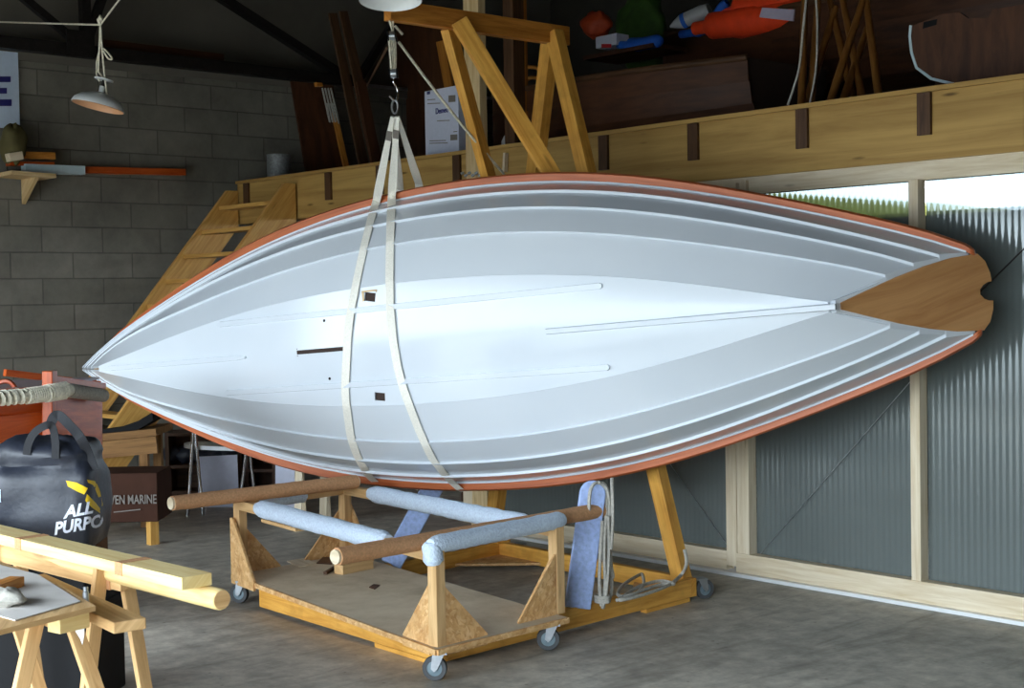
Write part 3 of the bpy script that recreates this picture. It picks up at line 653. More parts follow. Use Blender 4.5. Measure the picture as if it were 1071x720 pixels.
# ------------------------------------------------------------------ wheeled hoist gantry with carpeted cradle boards
P1, P2, P3, P4 = V((-6.35, 3.92, 0)), V((-4.83, 3.86, 0)), V((-4.94, 5.62, 0)), V((-6.52, 5.68, 0))
gt = thing('boat_gantry', 'yellow timber hoist gantry on castors with blue carpeted boards behind the hull', 'gantry', (P1 + P3) / 2)
h0, h1 = .022, .118; hz = Z * (h0 + h1) / 2
for a, b in ((P1, P2), (P2, P3), (P4, P3), (P1, P4)):
    d = (b - a).normalized(); ex = .022 if (a, b) in ((P1, P2), (P4, P3)) else -.022
    g = G(); g.bar(a + hz - d * ex, b + hz + d * ex, .044, h1 - h0); part('base_beam', g, M['yellow'], gt, bevel=.004)
for a, b, k in ((P1, P2, .32), (P2, P3, .22)):   # packing blocks under the beams
    d = (b - a); g = G(); g.bar(b - d * k + Z * .011, b - d * .02 + Z * .011, .04, .02); part('packing_strip', g, M['yellow'], gt)
for c0, e1, e2, sz in ((P4, P3, P1, .42), (P3, P2, P4, .42)):
    a = (e1 - c0).normalized(); b = (e2 - c0).normalized(); z = Z * .03
    g = G(); g.prism([c0 + z, c0 + a * sz + z, c0 + a * sz * .8 + b * .1 + z, c0 + a * .1 + b * sz * .8 + z, c0 + b * sz + z], Z * .014); part('corner_gusset', g, M['osb'], gt)
def caster(parent, top, yaw, r=.052, name='castor', fixed=True):
    """a castor hung below the point top"""
    f = V((math.cos(yaw), math.sin(yaw), 0)); sd = V((-f.y, f.x, 0)); c = V((top.x, top.y, r)) - f * .025
    g = G()
    for k in (-1, 1):
        o = sd * .02 * k
        g.prism([V((top.x, top.y, top.z)) + f * .022 + o, V((top.x, top.y, top.z)) - f * .03 + o, c - f * .014 + o, c - Z * .012 + o, c + f * .014 + o], sd * .003 * k)
    g.box((top.x, top.y, top.z - .004), (.062, .062, .008), yaw)
    cs = part(name, g, M['zinc'], parent)
    g = G(); g.lathe([(r * .62, -.013), (r * .95, -.013), (r, -.009), (r, .009), (r * .95, .013), (r * .62, .013)], c, sd, 24); part('tyre', g, M['rubber'], cs, smooth=40)
    g = G(); g.lathe([(0, -.012), (.014, -.017), (.016, -.011), (r * .63, -.010), (r * .63, .010), (.016, .011), (.014, .017), (0, .012)], c, sd, 20); part('hub', g, M['wheel_hub'], cs, smooth=40)
    return cs
caster(gt, V((-4.925, 5.675, .112)), math.radians(250)); caster(gt, V((-6.42, 5.76, .112)), math.radians(150)); caster(gt, V((-6.22, 4.12, .112)), math.radians(30))
AX = V((RX, 5.62, 3.10)); RG = Z * 3.05
legR0, legL0 = V((-5.00, 5.62, .10)), V((-6.53, 5.64, .19))
legR1, legL1 = V((-5.885, 5.60, 3.08)), V((-5.945, 5.63, 3.06))
g = G(); g.bar(legR0, legR1, .085, .07, up=V((0, 1, 0))); part('leg', g, M['yellow'], gt, bevel=.003)
g = G(); g.bar(legL0, legL1, .085, .07, up=V((0, 1, 0))); part('leg', g, M['yellow'], gt, bevel=.003)
g = G(); g.box(P4 + V((-.02, -.02, .155)), (.17, .10, .075)); part('foot_block', g, M['yellow'], gt)
re = at_x(405, 13, RX); g = G(); g.bar(V((RX, re.y, re.z + .012)), V((RX, 5.72, re.z + .012)), .06, .105); part('ridge_beam', g, M['orange_pine'], gt, bevel=.003)
ra = at_x(474, 20, RX)
def onleg(a, b, h): return a + (b - a) * ((h - a.z) / (b.z - a.z))
g = G(); g.bar(V((RX + .045, ra.y, 3.06)), onleg(legR0, legR1, 1.85) - V((0, .06, 0)), .05, .09, up=V((0, 0, 1))); part('brace', g, M['yellow'], gt, bevel=.003)
g = G(); g.bar(V((RX - .045, ra.y, 3.04)), onleg(legL0, legL1, 1.72) - V((0, .06, 0)), .05, .09, up=V((0, 0, 1))); part('brace', g, M['yellow'], gt, bevel=.003)
def rounded_board(a, b, side, w, t, n=8):
    d = (b - a).normalized(); s = (side - d * side.dot(d)).normalized(); nn = d.cross(s)
    P = [a + s * w / 2, a - s * w / 2]
    P += [b - d * w / 2 - s * (w / 2) * math.cos(k * math.pi / n) + d * (w / 2) * math.sin(k * math.pi / n) for k in range(n + 1)]
    g = G(); g.prism([p - nn * t / 2 for p in P], nn * t); return g
sR = (RT - Z * 0)
bR = at_x(604, 640, -4.87); tR = at_x(623, 503, -4.84)
part('carpeted_board', rounded_board(V((-4.87, bR.y, .112)), V((-4.85, tR.y, tR.z)), V((.55, .83, 0)), .125, .03), M['carpet_flat'], gt, bevel=.006, label='blue carpeted upright board with a rounded top')
bL = at_x(411, 592, -6.4); part('carpeted_board', rounded_board(V((-6.42, bL.y, .112)), V((-6.42, 5.56, 1.12)), V((.55, .83, 0)), .12, .03), M['carpet_flat'], gt, bevel=.006, label='blue carpeted board slanting up behind the dolly')

# rope coil hung over the blue board
rc = thing('rope_coil', 'coil of pale rope hung over the rounded blue board', 'rope', V((-4.83, tR.y + .05, .12)))
rp = lambda u, v, d=0: at_x(u, v, -4.80 + d)
coils = [[(616, 535), (617, 515), (622, 506), (630, 507), (634, 520), (635, 560), (634, 600), (630, 634)], [(626, 505), (633, 508), (637, 525), (637, 570), (640, 610), (637, 628), (632, 630)], [(640, 500), (640, 530), (638, 560), (639, 590), (641, 603), (638, 606)], [(630, 545), (628, 580), (627, 610), (629, 634)], [(634, 540), (632, 575), (633, 612), (631, 636)], [(636, 540), (637, 580), (634, 620), (630, 637)], [(640, 505), (641, 540), (639, 575)]]
for k, q in enumerate(coils):
    g = G(); g.tube(smoothpts([rp(u, v, .008 * (k - 2)) for u, v in q], 4), .0085, 6); part('rope_strand', g, M['grey_rope'], rc, smooth=60)
g = G()
for k in range(3):
    p = rp(630, 629 - k * 2.5); g.tube([p + V((.035 * math.cos(a), .03 * math.sin(a), 0)) for a in [i * math.pi / 8 for i in range(16)]], .008, 6, closed=True)
part('whipping', g, M['grey_rope'], rc, smooth=60)
rl = lambda u, v, h=.135: at_h(u, v, h)
g = G(); pts = [(716, 575), (718, 590), (712, 602), (700, 612), (680, 620), (660, 626), (648, 628), (652, 624), (668, 614), (690, 608), (705, 611), (690, 612), (672, 618), (655, 624), (646, 622), (652, 612), (668, 602), (672, 602), (673, 612), (664, 622), (645, 628)]
pw = [at_y(*pts[0], 5.52), at_y(*pts[1], 5.52)] + [rl(u, v, .14) for u, v in pts[2:]]
g.tube(smoothpts(pw, 5), .009, 6); solo('loose_rope', g, M['grey_rope'], 'loose looped rope lying across the right corner of the gantry base', 'rope', smooth=60)

# ------------------------------------------------------------------ rolling dolly with carpeted rails
DCn = V((-5.80, 4.29, 0)); DR = math.radians(-5.3); ex = V((math.cos(DR), math.sin(DR), 0)); ey = V((-ex.y, ex.x, 0))
def dl(x, y, z): return DCn + ex * x + ey * y + Z * z
dolly = thing('boat_dolly', 'low rolling dolly with board gussets and pale blue carpeted rails under the hull', 'dolly', DCn, rz=DR)
cA, cD, cC = at_h(243, 601, .142), at_h(457, 680, .142), at_h(594, 646, .142); cB = cA + (cC - cD)
g = G(); g.prism([V((p.x, p.y, .122)) for p in (cA, cD, cC, cB)], Z * .02); part('deck', g, M['dusty_ply'], dolly, bevel=.002)
for p, q in ((cA, cD), (cD, cC)):
    g = G(); g.bar(V((p.x, p.y, .130)), V((q.x, q.y, .130)), .018, .024); part('deck_edging', g, M['osb'], dolly)
dx = (cD - cA).normalized(); dy = (cC - cD).normalized()
tops = [at_h(248, 526, .53), at_h(360, 509, .53), at_h(585, 550, .53), at_h(454, 579, .53)]
ins = [cA + dx * .05 + dy * .05, cB + dx * .06 - dy * .06, cC - dx * .05 - dy * .05, cD - dx * .045 + dy * .045]
base = []
for i in range(4):
    t = tops[i]; b_ = ins[i]; base.append(V((t.x * .5 + b_.x * .5, t.y * .5 + b_.y * .5, 0)))
def post(i, z): return V((base[i].x, base[i].y, z))
for i in range(4):
    g = G(); g.bar(post(i, .142), post(i, .55 if i > 1 else .535), .055, .05, up=dy); part('upright', g, M['horse_pine'], dolly, bevel=.002)
    sx = dx * (1 if i in (0, 1) else -1); sy = dy * (1 if i in (0, 3) else -1); p = post(i, 0)
    zt_ = (.45, .43, .43, .40)[i]; wa, wb = (.25, .27)
    q = p - sy * (.012 if i > 1 else .034); k0 = -.035 if i < 2 else .029
    P = [q + sx * k0 + Z * .10, q + sx * wa + Z * .10, q + sx * wa + Z * .15, q + sx * max(k0, 0) + Z * zt_, q + sx * k0 + Z * zt_]
    g = G(); g.prism(P, -sy * .014); part('gusset', g, M['osb'], dolly)
    q = p - sx * (.012 if i > 1 else .032)
    P = [q + sy * k0 + Z * .10, q + sy * wb + Z * .10, q + sy * wb + Z * .15, q + sy * max(k0, 0) + Z * (zt_ - .01), q + sy * k0 + Z * (zt_ - .01)]
    g = G(); g.prism(P, -sx * .014); part('gusset', g, M['osb'], dolly)
def noisy_tube(a, b, r, n=26, seg=14, end=True, flat=1.0, amp=.05):
    a, b = V(a), V(b); d = (b - a).normalized(); s = d.cross(Z).normalized(); u = s.cross(d); rings = []
    for i in range(n + 1):
        q = i / n; rr = r
        if end and (i == 0 or i == n): rr = r * .72
        rings.append([a + (b - a) * q + (s * math.cos(2 * math.pi * k / seg) + u * flat * math.sin(2 * math.pi * k / seg)) * rr * (1 + random.uniform(-amp, amp)) for k in range(seg)])
    g = G(); g.loft(rings); return g
zt = .525
def pd(i, z=zt): return post(i, z)
for i, j, q0, q1, r in ((0, 3, .12, .80, .046), (1, 2, .15, .90, .046), (3, 2, -.04, 1.06, .040), (0, 1, .15, .6, .045)):
    a, b = pd(i), pd(j)
    if i == 3: a, b = a + Z * .042, b + Z * .042
    g = G(); g.bar(a - Z * .005, b - Z * .005, .045, .05); rail = part('rail', g, M['horse_pine'], dolly, bevel=.002)
    part('carpet_sleeve', noisy_tube(a + (b - a) * q0, a + (b - a) * q1, r), M['carpet_blue'], rail, smooth=50, label='pale blue carpet sleeve')
a, b = pd(0), pd(3); g = G(); g.bar(a + (b - a) * .16 - Z * .052, a + (b - a) * .36 - Z * .052, .05, .016); part('batten', g, M['horse_pine'], dolly)
part('end_wrap', noisy_tube(pd(3, .58) - ey * .02, pd(3, .485) - ey * .012, .042, 6), M['carpet_blue'], dolly, smooth=50, label='blue carpet folded over the corner post')
for p, yw in ((cA + dx * .10 + dy * .02, .5), (cD - dx * .03 + dy * .04, .75), (cC - dx * .03 - dy * .07, .8), (cB + dx * .12 - dy * .12, 2.2)): caster(dolly, V((p.x, p.y, .122)), yw)
# loose things on the dolly
b0, b1 = at_h(178, 527, .585), at_h(372, 504, .585)
def log(a, b, r, name, label, w=1.0):
    root = thing(name, label, 'beam', (a + b) / 2 - Z * r, 'carpeted cross beams lying on the dolly')
    d = (b - a).normalized(); rt = part('carpet_cover', noisy_tube(a + d * .012, b, r, 22, 14, False, .95, .03), M['carpet_brown'], root, smooth=50)
    part('core', noisy_tube(a, b + d * .01, r * .84, 4, 14, False, .95, .02), M['pale_pine'], root, smooth=50, label='pale sawn timber end')
log(b0, b1, .040, 'cross_beam', 'brown carpet wrapped beam lying across the far end of the dolly rails')
b2, b3 = at_h(350, 583, .565), at_h(634, 533, .565)
log(b2, b3, .038, 'cross_beam', 'brown carpet wrapped beam crossing the middle of the dolly with sawn end showing')
zd = .142
p = at_h(365, 583, .30); q = at_h(372, 590, zd + .02)
g = G(); g.bar(at_h(354, 596, zd + .025), at_h(386, 589.5, zd + .025), .07, .05); solo('timber_offcut', g, M['horse_pine'], 'short pale timber offcut lying on the dolly deck', 'offcut', bevel=.002)
def flat(pts, h, t): g = G(); g.prism([at_h(u, v, h) for u, v in pts], Z * t); return g
solo('plywood_scrap', flat([(300, 588), (313, 594), (331, 590), (318, 585)], zd, .006), M['pale_pine'], 'pale thin plywood scrap on the dolly deck', 'scrap')
solo('plywood_scrap', flat([(331, 590), (347, 591), (350, 584), (338, 584)], zd, .006), M['brown_ply'], 'brown plywood scrap under the crossing beam end', 'scrap')
g = G(); g.bar(at_h(340, 600, zd + .008), at_h(352, 593, zd + .008), .018, .016); solo('wood_stick', g, M['dark_wood'], 'little brown stick lying on the dolly deck', 'stick')
solo('wood_chip', flat([(386, 615), (392, 617), (397, 613), (391, 612)], zd, .005), M['brown_ply'], 'small wood chip in the middle of the dolly deck', 'scrap')
# tie line from the transom notch and bracing wires on the partition
a = bw(2.012, 0, tz(2.012) + .01); b = at_d(1100, 232, a.dot(FW) + .1); g = G(); g.tube([a, b], .004, 5); solo('stern_line', g, M['steel'], 'thin dark line pulling right from the notch in the plywood transom', 'rope', smooth=60)
for (p0, p1, lab) in (((793, 582), (962, 388), 'thin diagonal bracing wire on the ribbed panel right of the double post'), ((690, 470), (763, 574), 'thin diagonal bracing wire on the ribbed panel left of the double post')):
    yy = YW + .045; g = G(); g.tube([at_y(*p0, yy), at_y(*p1, yy)], .0025, 5); solo('bracing_wire', g, M['zinc'], lab, 'wire', smooth=60)
# ------------------------------------------------------------------ stairs and loft structure
def yz(x, y, z): return V((x, y, z))
stt = thing('loft_stairs', 'steep yellow pine stairs rising to the loft along the block wall', 'stairs', yz(-10.05, 5.2, 0))
sl = (1.18 / 1.42)
for x in (-10.50, -9.63):
    top = 2.52; P = [yz(x, YW - .02, top), yz(x, YW - .02, top - .27), yz(x, YW - .02 - (top - .27) * sl, 0), yz(x, YW - .02 - (top + .05) * sl - .05, 0), yz(x, YW - .02 - top * sl + .0 - .14, .12)]
    P[4] = yz(x, YW - .16 - (top - .12) * sl, .12); P[3] = yz(x, YW - .16 - (top - .12) * sl, 0)
    P = [yz(x, YW - .02, top), yz(x, YW - .02, top - .30), yz(x, YW - .02 - (top - .30) * sl, 0), yz(x, YW - .16 - (top - .12) * sl, 0), yz(x, YW - .16 - (top - .12) * sl, .10), yz(x, YW - .12, top)]
    g = G(); g.prism(P, V((.04, 0, 0))); part('stringer', g, M['stair_pine'], stt, bevel=.003)
for k in range(11):
    z = 2.37 - .2 * k; y = YW - .10 - (2.37 - z) * sl - .03
    g = G(); g.box((-10.045, y, z), (.83, .15, .032)); part('tread', g, M['stair_pine'], stt, bevel=.002)
# post through the loft and the stud behind it
p0 = at_y(496, 180, YW - .06)
g = G(); g.box((p0.x, YW - .035, 2.7), (.155, .06, 5.4)); struct('trim_11', g, M['pine'])
p1 = at_y(530, 60, 7.2)
g = G(); g.box((p0.x + .13, YW + .2, 4.0), (.10, .10, 2.8)); struct('trim_12', g, M['dark_wood'])
g = G(); g.box((p1.x + .12, 7.2, 4.0), (.11, .1, 2.8)); struct('trim_13', g, M['orange_pine'])
g = G(); q = at_y(530, 42, YW - .09); g.bar(at_y(528, 180, YW - .02), at_y(529, 160, YW - .02), .03, .02); solo('wood_peg', g, M['pale_pine'], 'small pale wooden peg on the beam behind the upper rail', 'peg')
g = G()
for k in range(6): u = 482 + k * 3.6; p = at_y(u, 182 + (k % 2) * 2.4, YW - .085); g.tube([p, p + RT * .02 + Z * .01], .009, 6)
solo('wire_clamp', g, M['zinc'], 'little heap of zinc fittings on the post foot above the hull rail', 'fittings')

# roof truss of dark steel in front of the left wall
XT = -10.3
tr = thing('roof_truss', 'dark steel roof truss with diagonals along the top of the block wall', 'truss', at_x(90, 50, XT)); tr['kind'] = 'structure'; del tr['label']; del tr['category']
for a, b, w, nm in (((-20, 42), (372, 86), .09, 'chord'), ((20, -6), (80, 44), .055, 'diagonal'), ((88, -6), (90, 46), .07, 'strut'), ((108, -6), (90, 46), .06, 'diagonal'), ((226, -6), (372, 88), .07, 'diagonal'), ((372, 88), (430, -6), .06, 'diagonal')):
    g = G(); g.bar(at_x(*a, XT), at_x(*b, XT), w, w, up=V((1, 0, 0))); part(nm, g, M['steel'], tr)
g = G(); p = at_x(84, 46, XT + .04); g.box(p, (.02, .22, .2)); part('node_plate', g, M['steel'], tr)
g = G(); g.bar(at_x(107, 48, XT - .12), at_x(232, 63, XT - .12), .07, .09); solo('brown_board', g, M['brown_ply'], 'reddish brown board lying along the truss chord beside the pendant lamp cord', 'board')

# ------------------------------------------------------------------ things on the left wall
XW = XL + .02
a, b = at_x(-3, 53, XW), at_x(20.5, 135, XW)
sg_ = thing('wall_sign', 'pale wall sign with a blue capital letter at the left edge', 'sign', yz(XW, a.y, b.z))
g = G(); g.box((XW - .0, (a.y + b.y) / 2 - .25, (a.z + b.z) / 2), (.02, b.y - a.y + .5, a.z - b.z)); part('board', g, M['sign_white'], sg_)
def lt(name, quads, parent, m, x):
    g = G()
    for q in quads: g.prism([at_x(u, v, x) for u, v in q], V((.004, 0, 0)))
    return part(name, g, m, parent)
lt('letter', [[(6, 80), (12, 80), (12, 111), (6, 111)], [(-4, 80), (11, 80), (11, 86), (-4, 86)], [(-4, 92), (7, 92), (7, 98), (-4, 98)], [(-4, 104), (12, 104), (12, 111), (-4, 111)]][1:] , sg_, M['navy_print'], XW + .011)
sh = thing('wall_shelf', 'small wooden shelf bracket on the block wall below the sign', 'shelf', at_x(10, 182, XW))
yy = at_x(30, 180, XW).y
g = G(); c0, c1 = at_x(-6, 181, XW), at_x(40, 184.5, XW); g.bar(c0 + V((.16, 0, -.02)), c1 + V((.16, 0, -.02)), .32, .03); part('shelf_board', g, M['pine'], sh)
for u in (22,):
    g = G(); p = at_x(u, 186, XW); g.prism([p, p + V((.28, 0, 0)), p + V((0, 0, -.2))], V((0, .03, 0))); part('bracket', g, M['pine'], sh)
o_ = V((.14, 0, 0))
M['olive'] = plain('olive canvas', S((96, 88, 52)), .9, 0, .2, 9)
def blob(c, rx, ry, rz, amp=.12, seg=20, rings=12, seed=1, pw=1.0):
    rnd = random.Random(seed); ph = [rnd.uniform(0, 6.28) for _ in range(8)]; R = []
    for i in range(rings + 1):
        t = -math.pi / 2 + math.pi * i / rings; row = []
        for k in range(seg):
            f = 2 * math.pi * k / seg
            d = 1 + amp * (math.sin(3 * f + ph[0] + 2 * t) + .6 * math.sin(5 * f + ph[1] - 3 * t) + .5 * math.sin(7 * t + ph[2] + f))
            row.append(c + V((rx * math.cos(t) ** pw * math.cos(f) * d, ry * max(1e-3, math.cos(t)) ** pw * math.sin(f) * d, rz * math.sin(t) * d)) if math.cos(t) > 1e-3 else c + V((0, 0, rz * math.sin(t))))
        R.append(row)
    g = G(); g.loft(R); return g
solo('olive_sack', blob(at_x(5, 156, XW) + V((.16, 0, .02)), .10, .1, .15, .08, seed=12), M['olive'], 'olive sack on the wall shelf under the sign', 'sack', smooth=60)
def shelfbar(u0, v0, u1, v1, hpx, mat_, name, lab, dx, cat='board'):
    a, b = at_x(u0, v0, XW + dx), at_x(u1, v1, XW + dx); h = hpx * .0075
    g = G(); g.bar(a, b, .08, h); solo(name, g, mat_, lab, cat, bevel=.003)
shelfbar(16, 162.5, 56, 163.5, 7, M['orange_pine'], 'timber_offcut', 'yellow timber offcut on top of the wall shelf', .14, 'offcut')
shelfbar(8, 171.5, 55, 172, 4, M['mahogany'], 'timber_offcut', 'reddish timber strip under the yellow offcut on the wall shelf', .14, 'offcut')
shelfbar(24, 176.5, 87, 178.5, 9, M['pale_edge'], 'paper_roll', 'pale wrapped roll lying on the wall shelf beside the long reddish board', .16, 'roll')
shelfbar(88, 178, 192, 180.5, 7, M['mahogany'], 'long_board', 'long reddish brown board fixed along the block wall', .05)
shelfbar(8, 165, 22, 163, 8, M['pale_pine'], 'timber_offcut', 'pale square timber end sticking out over the wall shelf', .24, 'offcut')

# ------------------------------------------------------------------ clutter on the loft
LZ = 2.572
def slab(pts, x=None, y=None, t=.02, dirv=None):
    P = [at_x(u, v, x) if x is not None else at_y(u, v, y) for u, v in pts]
    g = G(); g.prism(P, V((t, 0, 0)) if x is not None else V((0, t, 0))); return g
solo('plywood_sheet', slab([(303, 84), (347, 86), (353, 150), (362, 196), (322, 198)], x=-10.35), M['brown_ply'], 'brown plywood sheet leaning on the block wall at the loft end', 'sheet')
solo('wood_strip', slab([(346, 118), (351, 117), (368, 193), (363, 195)], x=-10.25), M['orange_pine'], 'orange wooden strip leaning on the plywood sheet', 'strip')
solo('wood_block', slab([(328, 84), (334, 84), (335, 91), (329, 91)], x=-10.30, t=.04), M['orange_pine'], 'small orange wood block on top of the plywood sheet', 'block')
g = G()
for k in range(4):
    g.tube(smoothpts([at_x(337 + k * 3, 92, -10.22), at_x(341 + k * 4, 110 + 4 * k, -10.22), at_x(345 + 3 * k, 128, -10.22), at_x(342 + 2 * k, 108, -10.22)], 4), .008, 5)
solo('cord_hank', g, M['grey_rope'], 'hank of grey cord hanging at the edge of the plywood sheet', 'cord', smooth=60)
for (pts, x, m, lab) in (([(343, 14), (351, 14), (389, 194), (379, 194)], -10.1, 'dark_wood', 'left one of two long dark boards leaning beside the plywood sheet'), ([(354, 12), (362, 12), (404, 192), (392, 194)], -10.0, 'dark_wood', 'right one of two long dark boards leaning beside the plywood sheet'), ([(372, 86), (381, 84), (402, 192), (392, 193)], -9.8, 'brown_ply', 'short brown board leaning in front of the long dark boards')):
    solo('leaning_board', slab(pts, x=x), M[m], lab, 'board')
solo('plywood_sheet', slab([(402, 22), (476, 30), (479, 186), (414, 192)], y=8.2), M['brown_ply'], 'large dark brown panel standing behind the white carton', 'panel')
solo('leaning_board', slab([(456, 44), (464, 42), (490, 188), (482, 190)], y=8.0), M['orange_pine'], 'narrow orange board leaning above the white carton', 'board')
bkt = thing('metal_drum', 'small grey metal drum standing at the loft edge above the stairs', 'drum', at_y(292, 190, 6.5))
p = at_y(292, 186, 6.55); r_ = .10; p.z = 2.575
hh = at_y(292, 162, 6.55).z - p.z
g = G(); g.lathe([(0, 0), (r_, 0), (r_ * 1.02, .01), (r_, .02), (r_, hh * .33), (r_ * 1.02, hh * .35), (r_, hh * .37), (r_, hh - .01), (r_ * 1.04, hh), (r_ * .9, hh - .005), (0, hh - .01)], p, Z, 28); part('body', g, M['spool'], bkt, smooth=40)
a, b, = at_y(445, 158, 6.62), at_y(480, 156, 6.62); ht = at_y(445, 94, 6.62).z - 2.585
cx = thing('carton', 'tall white carton with blue print standing on the loft edge', 'box', yz((a.x + b.x) / 2, 6.72, 2.575))
g = G(); g.box(((a.x + b.x) / 2, 6.72, 2.575 + ht / 2), (b.x - a.x, .2, ht)); part('box_body', g, M['carton'], cx, bevel=.004)
def on_carton(u0, v0, u1, v1): 
    yq = 6.6175; g = G(); g.prism([at_y(u0, v0, yq), at_y(u1, v0 - .5, yq), at_y(u1, v1 - .5, yq), at_y(u0, v1, yq)], V((0, .004, 0))); return g
part('dark_label', on_carton(469, 100, 476, 107), M['grey_print'], cx); part('dark_label', on_carton(471, 141, 478, 147), M['grey_print'], cx)
part('corner_mark', on_carton(446.5, 96, 449.5, 99), M['navy_print'], cx)
for (v, u0, u1) in ((104, 447, 455), (108, 447, 460), (126, 457, 470), (147, 449, 466), (149.5, 449, 468), (137.5, 474, 478)): part('print_line', on_carton(u0, v, u1, v + .9), M['grey_print'], cx)
def text(body, name, parent, m, origin, xdir, ydir, size, ext=.0015, align='LEFT', shear=0, width=None):
    cu = bpy.data.curves.new(name, 'FONT'); cu.body = body; cu.size = size; cu.extrude = ext; cu.align_x = align; cu.shear = shear; cu.offset = size * .012
    o = bpy.data.objects.new(name, cu); COL.objects.link(o); bpy.context.view_layer.update()
    me = bpy.data.meshes.new_from_object(o.evaluated_get(bpy.context.evaluated_depsgraph_get())); bpy.data.objects.remove(o)
    x = V(xdir).normalized(); z = x.cross(V(ydir)).normalized(); y = z.cross(x)
    sx = 1
    if width:
        w_ = max(v.co.x for v in me.vertices) - min(v.co.x for v in me.vertices); sx = width / w_
    R = Matrix((x * sx, y, z)).transposed().to_4x4(); Mx = wm(parent).inverted() @ Matrix.Translation(V(origin)) @ R
    me.transform(Mx); me.materials.clear(); me.materials.append(m)
    o = bpy.data.objects.new(name, me); COL.objects.link(o); o.parent = parent; return o
text('Demed', 'printed_word', cx, M['navy_print'], at_y(455.5, 119.5, 6.617), (1, 0, 0), Z, .06, width=.14)
# bottle by the stud
p = at_y(536, 150, 6.7); p.z = 2.572; hb = at_y(536, 131, 6.7).z - p.z
bt = thing('plastic_bottle', 'white plastic bottle standing between the post and the slanting brace', 'bottle', p)
g = G(); g.lathe([(0, 0), (.075, 0), (.078, .01), (.078, hb * .5), (.06, hb * .66), (.025, hb * .78), (.022, hb * .86)], p, Z, 20); part('body', g, M['white_paint'], bt, smooth=50)
g = G(); g.lathe([(.026, hb * .85), (.026, hb), (0, hb)], p, Z, 16); part('cap', g, M['white_paint'], bt, smooth=40)
# hoops and a bucket in the dark behind the frame
g = G(); c = at_y(553, 96, 8.2); zt9 = at_y(553, 70, 8.2).z; c.z = (zt9 + LZ) / 2
for k in range(3): g.tube([c + V((.36 * math.cos(t), .03 * k, (zt9 - LZ) / 2 * (1 - .1 * k) * math.sin(t) - .04 * k * (zt9 - LZ))) for t in [i * math.pi / 12 for i in range(0, 24)]], .018, 6, closed=True)
solo('hose_coil', g, M['orange_pine'], 'dim coil of brown cane seen between the gantry braces', 'coil', smooth=60)
# two dinghies stored on the loft, one above the other
def small_hull(name, label, c, L, B, H, m, yaw, transom_w=.6, inner='dark_void'):
    root = thing(name, label, 'boat', c, rz=yaw)
    R = Matrix.Rotation(yaw, 3, 'Z'); n = 16
    def P(s, b, z): return c + R @ V((s * L, b * B / 2, z * H))
    prof = [(0, 0), (.45, .02), (.74, .14), (.88, .38), (.96, .68), (1, 1)]
    def sec(q):
        wq = (math.sin(min(1, q * 1.25) * math.pi / 2) ** .8) * (1 - (1 - transom_w) * max(0, (q - .55) / .45) ** 2)
        rise = .30 * (1 - q) ** 3 + .10 * q ** 4; sheer = 1 + .25 * (1 - q) ** 2
        return [(b * wq, rise + z * (sheer - rise)) for b, z in prof]
    for k in range(5):
        for sg in (1, -1):
            ri = []
            for i in range(n + 1):
                q = i / n; s_ = sec(q); a_, b_ = s_[k], s_[k + 1]; o = .012 / B * 2 if k else 0
                s0 = q - .5 + (.02 * 0)
                ri.append([P(s0, (a_[0] + o) * sg, a_[1] - (.01 if k else 0)), P(s0, b_[0] * sg, b_[1]), P(s0, (b_[0] - .03) * sg, b_[1]), P(s0, max(0, a_[0] - .03) * sg, a_[1] + .03)])
            g = G(); g.loft(ri); fixn(part('plank', g, m, root, smooth=30))
    s_ = sec(1); out = [P(.5, b, z) for b, z in s_] + [P(.5, -b, z) for b, z in s_[::-1]]
    g = G(); g.prism(out, R @ V((-.03, 0, 0))); part('transom', g, M[inner], root)
    for sg in (1, -1):
        g = G(); g.tube([P(i / n - .5, sec(i / n)[5][0] * sg, sec(i / n)[5][1]) for i in range(n + 1)], .022, 6); part('gunwale', g, M['dark_wood'], root, smooth=60)
    return root
a = at_y(768, 118, 7.0)
small_hull('stored_dinghy', 'brown planked dinghy lying along the loft edge with its dark stern to the right', V((a.x - 1.45, 7.55, LZ)), 2.9, 1.15, .50, M['brown_ply'], 0, .72)
# upper boat on two beams
small_hull('stored_dinghy', 'dark dinghy stacked at the back of the loft under the orange lifejackets', V((-5.95, 8.75, LZ + .36)), 3.9, 1.3, .62, M['brown_ply'], 0, .72)
g = G(); g.box((-7.0, 8.75, LZ + .18), (.12, 1.5, .36)); solo('stacking_beam', g, M['dark_wood'], 'left dark beam carrying the upper stored dinghy', 'beam')
g = G(); g.box((-4.9, 8.75, LZ + .18), (.12, 1.5, .36)); solo('stacking_beam', g, M['dark_wood'], 'right dark beam carrying the upper stored dinghy', 'beam')
yj = 8.35
j1 = at_y(785, 18, yj)
lj = thing('lifejacket', 'bright orange lifejacket with a grey reflective patch lying on the upper dinghy', 'lifejacket', at_y(785, 36, yj))
def sausage(pts, rads, m, nm, parent, y, seg=14):
    g = G(); g.tube(smoothpts([at_y(u, v, y) for u, v in pts], 4), [r for r in sum([[rads[i]] * 4 for i in range(len(rads) - 1)], [])] + [rads[-1]], seg); return part(nm, g, m, parent, smooth=60)
sausage([(727, 30), (745, 27), (775, 24), (810, 19), (843, 14)], [.05, .10, .115, .12, .11], M['orange_cloth'], 'lower_panel', lj, yj)
sausage([(752, 20), (775, 10), (805, 7), (846, 6)], [.05, .11, .13, .12], M['orange_cloth'], 'upper_panel', lj, yj + .05)
g = G(); g.prism([at_y(u, v, yj - .13) for u, v in ((797, 8), (831, 10), (829, 22), (794, 18))], V((0, .05, 0))); part('reflective_patch', g, M['reflective'], lj, label='grey reflective patch')
